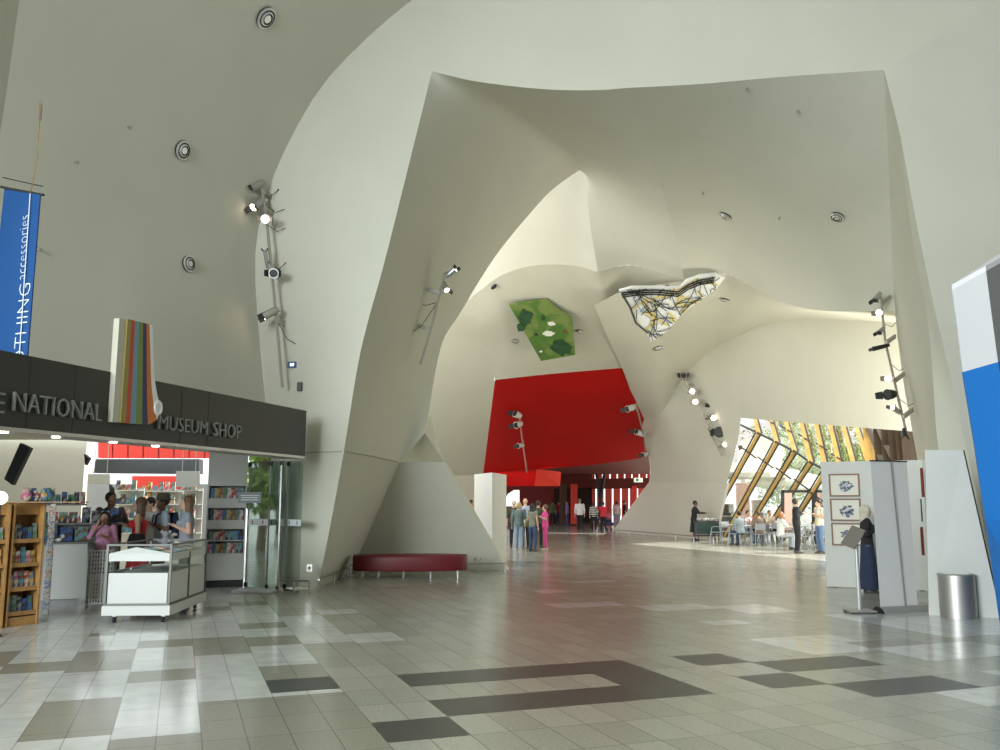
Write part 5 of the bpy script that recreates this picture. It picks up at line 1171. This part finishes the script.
person('far shopper with black hair in a white top in front of the red strip', atY(143, 22.8), 2.6, 1.95, skin2, wht, blk, (.01,.01,.01), 0, arms=('down','hold'))
# visitors beside the panel post
person('older woman with blond hair in a grey-green jacket and light blue trousers, back to us', at(519, 551), PI-.2, 1.66, skin1, M2('teal_grey', (.12, .17, .16)), M2('light_denim', (.24, .33, .46)), (.50,.38,.20), .05, arms=('fore','down'), sleeve=1, shoes=(.5,.48,.45))
person('bald man in a pale blue shirt and black trousers behind the grey-top woman', at(525.5, 548.5), PI+.4, 1.80, skin1, M2('shirt_blue', (.38, .44, .58)), blk, (.2,.18,.16), 0, arms=('hold','down'), sleeve=.5, bald=True)
person('woman in a grey top and jeans with black hair carrying a tan shoulder bag', at(533, 551.5), 2.4, 1.62, skin2, M2('grey_green', (.17, .18, .14)), djean, (.012,.01,.01), .16, arms=('down','hold'), sleeve=.2, female=True, bag=M2('tan_bag', (.34, .30, .18)))
person('man in dark clothes standing half hidden beside the pink outfit', at(538.5, 547.5), 2.9, 1.72, skin2, M2('dark_olive', (.06, .06, .04)), blk, (.03,.02,.02), 0, arms=('down','hold'))
person('woman in a bright pink outfit with cropped trousers, facing left', at(545.5, 550), -1.6, 1.58, skin2, M2('hot_pink', (.66, .07, .27)), M2('hot_pink', (.66, .07, .27)), (.10,.05,.03), .03, arms=('hip','hold'), sleeve=.3, female=True, shoes=(.4,.35,.3))
person('white-haired person half hidden behind the blond woman', at(514, 547), PI, 1.72, skin1, M2('dark_olive', (.06, .06, .04)), blk, (.6,.58,.52), 0)
person('dark-haired person glimpsed left of the panel post above the slab', atY(471, 27), 1.0, 1.72, skin2, blk, blk, (.015,.012,.01), .05)
person('second person glimpsed left of the panel post in a dark olive top', atY(466, 28.5), 2.0, 1.7, skin2, M2('dark_olive', (.06, .06, .04)), blk, (.015,.012,.01), 0)
# walkers
person('man in a white shirt and black trousers walking away', at(580, 531.5), PI, 1.84, skin1, wht, blk, (.15,.12,.10), 0, pose='walk', sleeve=.8)
person('woman in a white and black striped top walking away', at(594, 531.5), PI, 1.66, skin1, stripes_mat('striped_knit', (.6,.58,.5), (.03,.03,.03), 2.6), blk, (.05,.02,.015), .06, pose='walk', sleeve=1, female=True)
person('man in a red shirt and black trousers pushing the pushchair', at(603.5, 532), PI+.15, 1.66, skin2, M2('bright_red', (.60, .02, .04)), blk, (.02,.015,.012), 0, pose='walk', arms=('reach','reach'), sleeve=.4)
person('distant person in a pale top at the far red window', at(617, 527), PI, 1.72, skin2, M2('pale_pink', (.6, .45, .5)), M2('grey_blue', (.2, .25, .35)), (.02,.012,.012), .04)
person('distant person in black beside the plinth edge at the far window', at(625, 526.5), PI/2, 1.75, skin2, blk, blk, (.02,.012,.012), 0)
for i, (x, y, c1, c2, lab) in enumerate(((552.5,525.5,M2('dull_green',(.08,.12,.05)),blk,'a dull green top'),(559,525,M2('dark_red',(.25,.02,.02)),nav,'a dark red top'),(567.5,525.8,M2('violet',(.25,.22,.55)),M2('violet_dark',(.10,.10,.28)),'a violet top'),(563.5,524.8,nav,nav,'a navy top'))):
    person('far visitor with %s at the dark end of the red room' % lab, at(x, y), PI*.8+i, 1.75, skin2, c1, c2, (.05,.03,.02), 0)
# cafe side
person('waiter in a long black coat tending the serving trolley by the far plinth', at(694.5, 540.5), 1.5, 1.72, skin3, blk, blk, (.01,.01,.01), 0, arms=('reach','reach'), sleeve=1, skirt=.35, lean=.12)
person('woman in a black suit standing facing right in front of the cafe tables', at(798, 553), 1.45, 1.78, skin2, blk, blk, (.02,.015,.012), .02, arms=('hold','hold'), sleeve=1, female=True)
person('man in a cream shirt and blue jeans with dark hair, facing the woman in black', at(821, 553.5), -1.4, 1.74, skin2, M2('cream', (.55, .52, .40)), jean, (.015,.012,.01), 0, arms=('hold','hold'), sleeve=.35)
person('woman in pale headscarf, black top and long navy skirt by the framed drawings', at(870, 592.5), 1.3, 1.60, skin2, blk, nav, (.5,.45,.35), 0, arms=('hold','hold'), sleeve=1, skirt=.07, female=True, scarf=M2('pale_scarf', (.60, .55, .44)), near=True)
# ------------------------------------------------------------ cafe furniture
chairm = mat('chair_aluminium', (.36, .38, .40), .4, metal=.5)
def chair():
    t = thing('cafe_chair', 'pale aluminium cafe chair among the tables by the window', 'chair')
    obj('seat', bbox(-.20, .20, -.20, .20, .43, .455, .008), chairm, t)
    bm = nb(); prism(bm, [(-.19, .19, .60), (.19, .19, .60), (.19, .225, .84), (-.19, .225, .84)], (0, .012, 0)); obj('backrest', bm, chairm, t)
    for sx in (-1, 1):
        bm = nb(); tube(bm, [(sx*.185, .20, .44), (sx*.185, .22, .86)], .013, 6); obj('back_post', bm, chairm, t)
        for sy in (-1, 1): bm = nb(); cone(bm, (sx*.18, sy*.18, .435), (sx*.23, sy*.25, 0), .014, .012, 8); obj('leg', bm, chairm, t)
        bm = nb(); tube(bm, [(sx*.19, .2, .66), (sx*.22, 0, .67), (sx*.22, -.14, .65), (sx*.2, -.18, .44)], .011, 6); obj('armrest', bm, chairm, t)
    return t
def table():
    t = thing('cafe_table', 'pale round-edged cafe table by the window', 'table')
    obj('top', bbox(-.4, .4, -.4, .4, .725, .75, .01), mat('table_grey', (.5,.52,.53), .4), t); bm = nb(); cone(bm, (0, 0, .03), (0, 0, .725), .03, .03, 10); obj('column', bm, chairm, t)
    bm = nb(); loft(bm, [(0,0,0,.24,.24),(0,0,.02,.24,.24),(0,0,.04,.05,.05)], 18); obj('base', bm, chairm, t); return t
def dup(root, loc, rz, label=None, group=None):
    r = root.copy(); C.objects.link(r); r.location = loc; r.rotation_euler = (0, 0, rz)
    if label: r['label'] = label
    if group: r['group'] = group
    for ch in list(root.children):
        c = ch.copy(); C.objects.link(c); c.parent = r
        for g in ch.children: d = g.copy(); C.objects.link(d); d.parent = c
    return r
c0_ = chair(); t0_ = table(); firstc = firstt = True
tabs = [(733, 543, 'table nearest the serving trolley'), (752, 545, 'table in the middle of the terrace row'), (768, 543, 'table behind the seated person in white'), (806, 546, 'table between the standing pair'), (826, 549, 'table half hidden behind the exhibition panel')]
for x, y, lab in tabs:
    p = G(x, y)
    if firstt: t0_.location = p; t0_['label'] = 'pale cafe '+lab; firstt = False; t0_['group'] = 'cafe tables'
    else: dup(t0_, p, 0, 'pale cafe '+lab, 'cafe tables')
    for k, (dx, dy, rz) in enumerate(((-.75, -.25, -PI/2-.2), (.72, -.2, PI/2+.3), (.05, -.75, PI+.1), (-.1, .7, 0))):
        q_ = p+Vector((dx, dy, 0)); l_ = 'aluminium cafe chair %s the %s' % (('left of', 'right of', 'in front of', 'behind')[k], lab.replace('table ', 'pale table '))
        if firstc: c0_.location = q_; c0_.rotation_euler = (0, 0, rz); c0_['label'] = l_; c0_['group'] = 'cafe chairs'; firstc = False
        else: dup(c0_, q_, rz, l_, 'cafe chairs')
def sitter(x, y, rz, lab, top, bot, hair, hl=0, skin=skin2, arms=('reach', 'hold')):
    p = G(x, y); person(lab, (p.x, p.y, 0), rz, 1.72, skin, top, bot, hair, hl, pose='sit', arms=arms, sleeve=.5, lean=.1)
sitter(741, 545.5, PI+.3, 'seated diner in a grey-blue shirt with back to us at the first cafe table', M2('grey_blue2', (.25, .30, .32)), djean, (.02,.015,.012))
sitter(760, 546, PI-.2, 'seated diner in a brown top at the middle cafe table', M2('brown2', (.20, .14, .10)), djean, (.10,.06,.03))
sitter(781, 549.5, PI/2, 'seated person in white with ginger hair facing right by the cafe', wht, M2('pale_trousers', (.4, .42, .45)), (.35,.15,.06), .08, skin1)
sitter(748, 542, .4, 'seated diner facing us in a red and white top behind the first table', M2('red_white', (.6, .1, .1), (.7, .7, .7), 8), blk, (.05,.03,.02))
sitter(829, 546.5, PI-.8, 'seated dark-haired person in a dark top beside the cream-shirt man', M2('dark_brown', (.07, .04, .03)), blk, (.015,.012,.01))
sitter(770, 541.5, .2, 'seated person in a cream top farthest back at the cafe', M2('cream2', (.6, .52, .4)), blk, (.12,.07,.04))
# serving trolley
p = G(707, 541); t = thing('serving_trolley', 'dark green two-tier serving trolley loaded with crockery beside the waiter', 'trolley', p, .1)
obj('top_tray', bbox(-.5, .5, -.28, .28, .80, .84, .01), dark, t); obj('lower_tray', bbox(-.5, .5, -.28, .28, .22, .26, .01), dark, t)
bm = nb(); box(bm, -.46, .46, -.25, .25, .30, .78); obj('cabinet', bm, mat('trolley_green', (.02, .05, .045), .5), t)
for sx in (-.45, .45):
    for sy in (-.24, .24):
        bm = nb(); cone(bm, (sx, sy, .12), (sx, sy, .95), .018, .018, 8); l = obj('upright', bm, dark, t); bm = nb(); cone(bm, (sx-.02, sy, .06), (sx+.02, sy, .06), .06, .06, 14); obj('castor', bm, black, t)
for i in range(6):
    bm = nb(); loft(bm, [(0,0,0,.05,.05),(0,0,.05,.08,.08),(0,0,.12,.085,.085)], 12); o = tag(obj('bowl', bm, white, None, True), 'white bowl stacked on the serving trolley', 'bowl', 'bowls on the serving trolley'); o.location = (p.x-.36+i*.14, p.y+(.1 if i % 2 else -.1), .845)
# service counter with coffee machine and red cabinet
p = G(740, 536.5)+Vector((.3, 0, 0)); t = thing('service_counter', 'low cafe service counter with glass top behind the diners', 'counter', p, -.1)
obj('body', bbox(-1.4, .9, -.3, .3, .0, .95, .01), mat('counter_dark', (.10, .10, .09), .5), t); obj('top', bbox(-1.45, .95, -.33, .33, .95, 1.0, .008), steel, t)
for x, z, w_, h_, m, nm, lab in ((-.85, 1.0, .5, .55, mat('machine_black', (.05, .04, .04), .4), 'coffee_machine', 'black coffee machine at the left of the cafe counter'), (-.1, 1.0, .55, 1.55, mat('rust_red', (.42, .07, .02), .5), 'red_cabinet', 'tall rust red display cabinet on the cafe counter'), (.55, 1.0, .35, .75, mat('cabinet_dark', (.12, .04, .03), .5), 'side_cabinet', 'dark red low cabinet right of the tall red one')):
    o = thing(nm, lab, 'cabinet' if 'cab' in nm else 'machine', (p.x+x, p.y, z+.001)); obj('housing', bbox(-w_/2, w_/2, -.2, .2, 0, h_, .01), m, o)
    for k in range(2): bm = nb(); box(bm, -w_*.4, w_*.4, -.215, -.20, h_*(.15+.42*k), h_*(.45+.42*k)); obj('front_door', bm, m, o)
for i in range(5):
    bm = nb(); cone(bm, (0, 0, 0), (0, 0, .14), .07, .08, 12); o = tag(obj('jar', bm, cov[(i*3) % 12]), 'small container on the cafe service counter', 'jar', 'containers on the cafe counter'); o.location = (p.x-1.25+i*.05+(i > 1)*1.9+(i > 3)*.05+i*.02, p.y-.1+(i % 2)*.2, 1.001)
# pushchair with the walkers
p = G(609, 531.5); t = thing('pushchair', 'dark pushchair beside the man in the red shirt', 'pushchair', p, .2)
bm = nb(); prism(bm, [(-.22, -.3, .35), (-.22, .25, .35), (-.22, .35, .85), (-.22, .28, .87), (-.22, .15, .5), (-.22, -.3, .45)], (.44, 0, 0)); obj('seat', bm, nav, t)
bm = nb(); ball(bm, (0, .18, .82), .26, .95, 1, .7); obj('canopy', bm, M2('pram_pink', (.4, .1, .15)), t, True)
bm = nb(); tube(bm, [(-.22, .1, .3), (-.24, .6, 1.02), (.24, .6, 1.02), (.22, .1, .3)], .014, 6); obj('handle', bm, alu, t)
for sx in (-.24, .24):
    for sy in (-.4, .3): bm = nb(); cone(bm, (sx-.02, sy, .11), (sx+.02, sy, .11), .11, .11, 14); w1 = obj('wheel', bm, black, t); bm = nb(); tube(bm, [(sx*.9, sy, .11), (sx*.9, 0, .4)], .012, 6); obj('leg', bm, alu, t)
# ------------------------------------------------------------ outdoors: parasols and trees
def parasol(px, Y, r, h, lab):
    p = atY(px, Y); t = thing('parasol', lab, 'parasol', p); bm = nb(); cone(bm, (0, 0, 0), (0, 0, h), .04, .04, 10); obj('pole', bm, alu, t)
    bm = nb(); S = 8; a = bm.verts.new((0, 0, h)); R_ = [bm.verts.new((r*math.cos(2*PI*i/S+.3), r*math.sin(2*PI*i/S+.3), h-.75)) for i in range(S)]; R2 = [bm.verts.new((r*math.cos(2*PI*i/S+.3), r*math.sin(2*PI*i/S+.3), h-1.0)) for i in range(S)]
    for i in range(S): bm.faces.new([a, R_[i], R_[(i+1) % S]]); bm.faces.new([R_[i], R2[i], R2[(i+1) % S], R_[(i+1) % S]])
    obj('canopy', bm, mat('canvas_cream', (.72, .70, .62), .9), t)
parasol(745, 47, 2.4, 3.9, 'left cream parasol outside the cafe window'); parasol(792, 49, 2.6, 3.5, 'middle cream parasol outside the cafe window'); parasol(835, 46, 2.2, 3.1, 'right cream parasol outside the cafe window')
p = W(741, 455, 52); o = thing('canvas_sail', 'large cream sail canopy high outside the left of the cafe window', 'sail', (p.x, 52, 0)); q = o.location.copy()
bm = nb(); prism(bm, [W(735,470,50)-q, W(741,440,51)-q, W(765,434,52)-q, W(785,450,53)-q, W(780,475,52)-q], (0, .03, .0)); obj('canvas', bm, mat('canvas_cream', (.72, .70, .62)), o); bm = nb(); cone(bm, (0, 0, 0), (0, 0, W(745,445,51.5).z), .06, .06, 8); obj('mast', bm, alu, o)
leafs = [mat('leaf_%s' % n_, c_, .7) for n_, c_ in (('a', (.26, .42, .10)), ('b', (.36, .50, .15)), ('c', (.17, .30, .07)))]
def tree(px, Y, h, r, lab, seed, grp=None):
    rr = random.Random(seed); t = thing('leafy_tree', lab, 'tree', atY(px, Y)); bm = nb(); tube(bm, [(0, 0, 0), (.1, 0, h*.25), (-.05, .1, h*.5), (.1, 0, h*.8)], .16, 8)
    for i in range(6):
        a = rr.uniform(0, 6.28); tube(bm, [(0, 0, h*(.3+.07*i)), (r*.35*math.cos(a), r*.35*math.sin(a), h*(.42+.07*i)), (r*.7*math.cos(a), r*.7*math.sin(a), h*(.5+.07*i))], .05, 5)
    obj('trunk', bm, mat('bark', (.16, .12, .08), .9), t)
    bm = nb()
    cs = [Vector((rr.uniform(-1, 1)*r*.75, rr.uniform(-1, 1)*r*.6, h*rr.uniform(.32, .98))) for _ in range(22)]
    for c_ in cs:
        rad = r*rr.uniform(.22, .42)
        for _ in range(130):
            d = Vector((rr.gauss(0, 1), rr.gauss(0, 1), rr.gauss(0, 1))).normalized()*rad*rr.uniform(.5, 1.05); p_ = c_+d
            if p_.z < .3: continue
            u = Vector((rr.gauss(0, 1), rr.gauss(0, 1), rr.gauss(0, 1))).normalized(); v = u.orthogonal().normalized(); s_ = rr.uniform(.10, .2)
            f = bm.faces.new([bm.verts.new(p_-u*s_), bm.verts.new(p_+v*s_*.5), bm.verts.new(p_+u*s_), bm.verts.new(p_-v*s_*.5)]); f.material_index = rr.randrange(3)
    o = obj('foliage', bm, leafs, t); o['kind'] = 'stuff'
tree(790, 58, 6.5, 3.4, 'broad green tree outside behind the parasols', 1); tree(815, 62, 8.5, 3.3, 'tall green tree outside in the middle of the cafe window', 2); tree(845, 55, 9.5, 3.5, 'green tree outside behind the exhibition panel', 3); tree(876, 50, 8, 3, 'green tree outside behind the golden fins at right', 4)
tree(262, 30.8, 5.2, 1.3, 'green tree outside seen through the folding glass doors', 5); tree(280, 33.5, 5.8, 1.3, 'second tree outside behind the glass door stack', 6)
# ------------------------------------------------------------ light
w = bpy.data.worlds.new('world'); bpy.context.scene.world = w; w.use_nodes = True
bg = w.node_tree.nodes['Background']; bg.inputs['Color'].default_value = (.94, .97, 1.0, 1); bg.inputs['Strength'].default_value = 1.7
sun = bpy.data.objects.new('sun', bpy.data.lights.new('sun', 'SUN')); C.objects.link(sun)
sun.data.energy = 9; sun.data.angle = .01; sun.data.color = (1, .96, .9)
sd = Vector((-.95, -.10, -1.0)); sun.rotation_euler = sd.to_track_quat('-Z', 'Y').to_euler()
def area(name, loc, to, sx, sy, e, col=(1, 1, 1)):
    l = bpy.data.lights.new(name, 'AREA'); l.shape = 'RECTANGLE'; l.size = sx; l.size_y = sy; l.energy = e; l.color = col
    o = bpy.data.objects.new(name, l); C.objects.link(o); o.location = loc; o.rotation_euler = (Vector(to)-Vector(loc)).to_track_quat('-Z', 'Y').to_euler(); return o
area('entrance_fill', (-12, -9, 7), (1, 17, 11), 9, 10, 7200, (.86, .95, 1))  # added area lamp behind the camera, brightens the arch front
area('side_fill', (-5, 27, 6), (7, 38, 5), 7, 7, 480, (1, .96, .86))  # added lamp hidden behind the left soffit, brightens the far vaults
area('court_fill', (11.6, 23.6, 3.0), (4, 40, 7), 5, 4, 560, (1, .96, .86))  # added lamp hidden behind the right reveal, brightens the far walls
sc = bpy.context.scene
sc.view_settings.view_transform = 'Standard'; sc.view_settings.look = 'None'; sc.view_settings.gamma = 1; sc.view_settings.exposure = 0.0
sc.view_settings.use_curve_mapping = False
sc.cycles.max_bounces = 10; sc.cycles.diffuse_bounces = 6; sc.cycles.use_denoising = True; sc.cycles.transparent_max_bounces = 12; sc.cycles.caustics_reflective = False; sc.cycles.caustics_refractive = False
sc.cycles.sample_clamp_indirect = 6
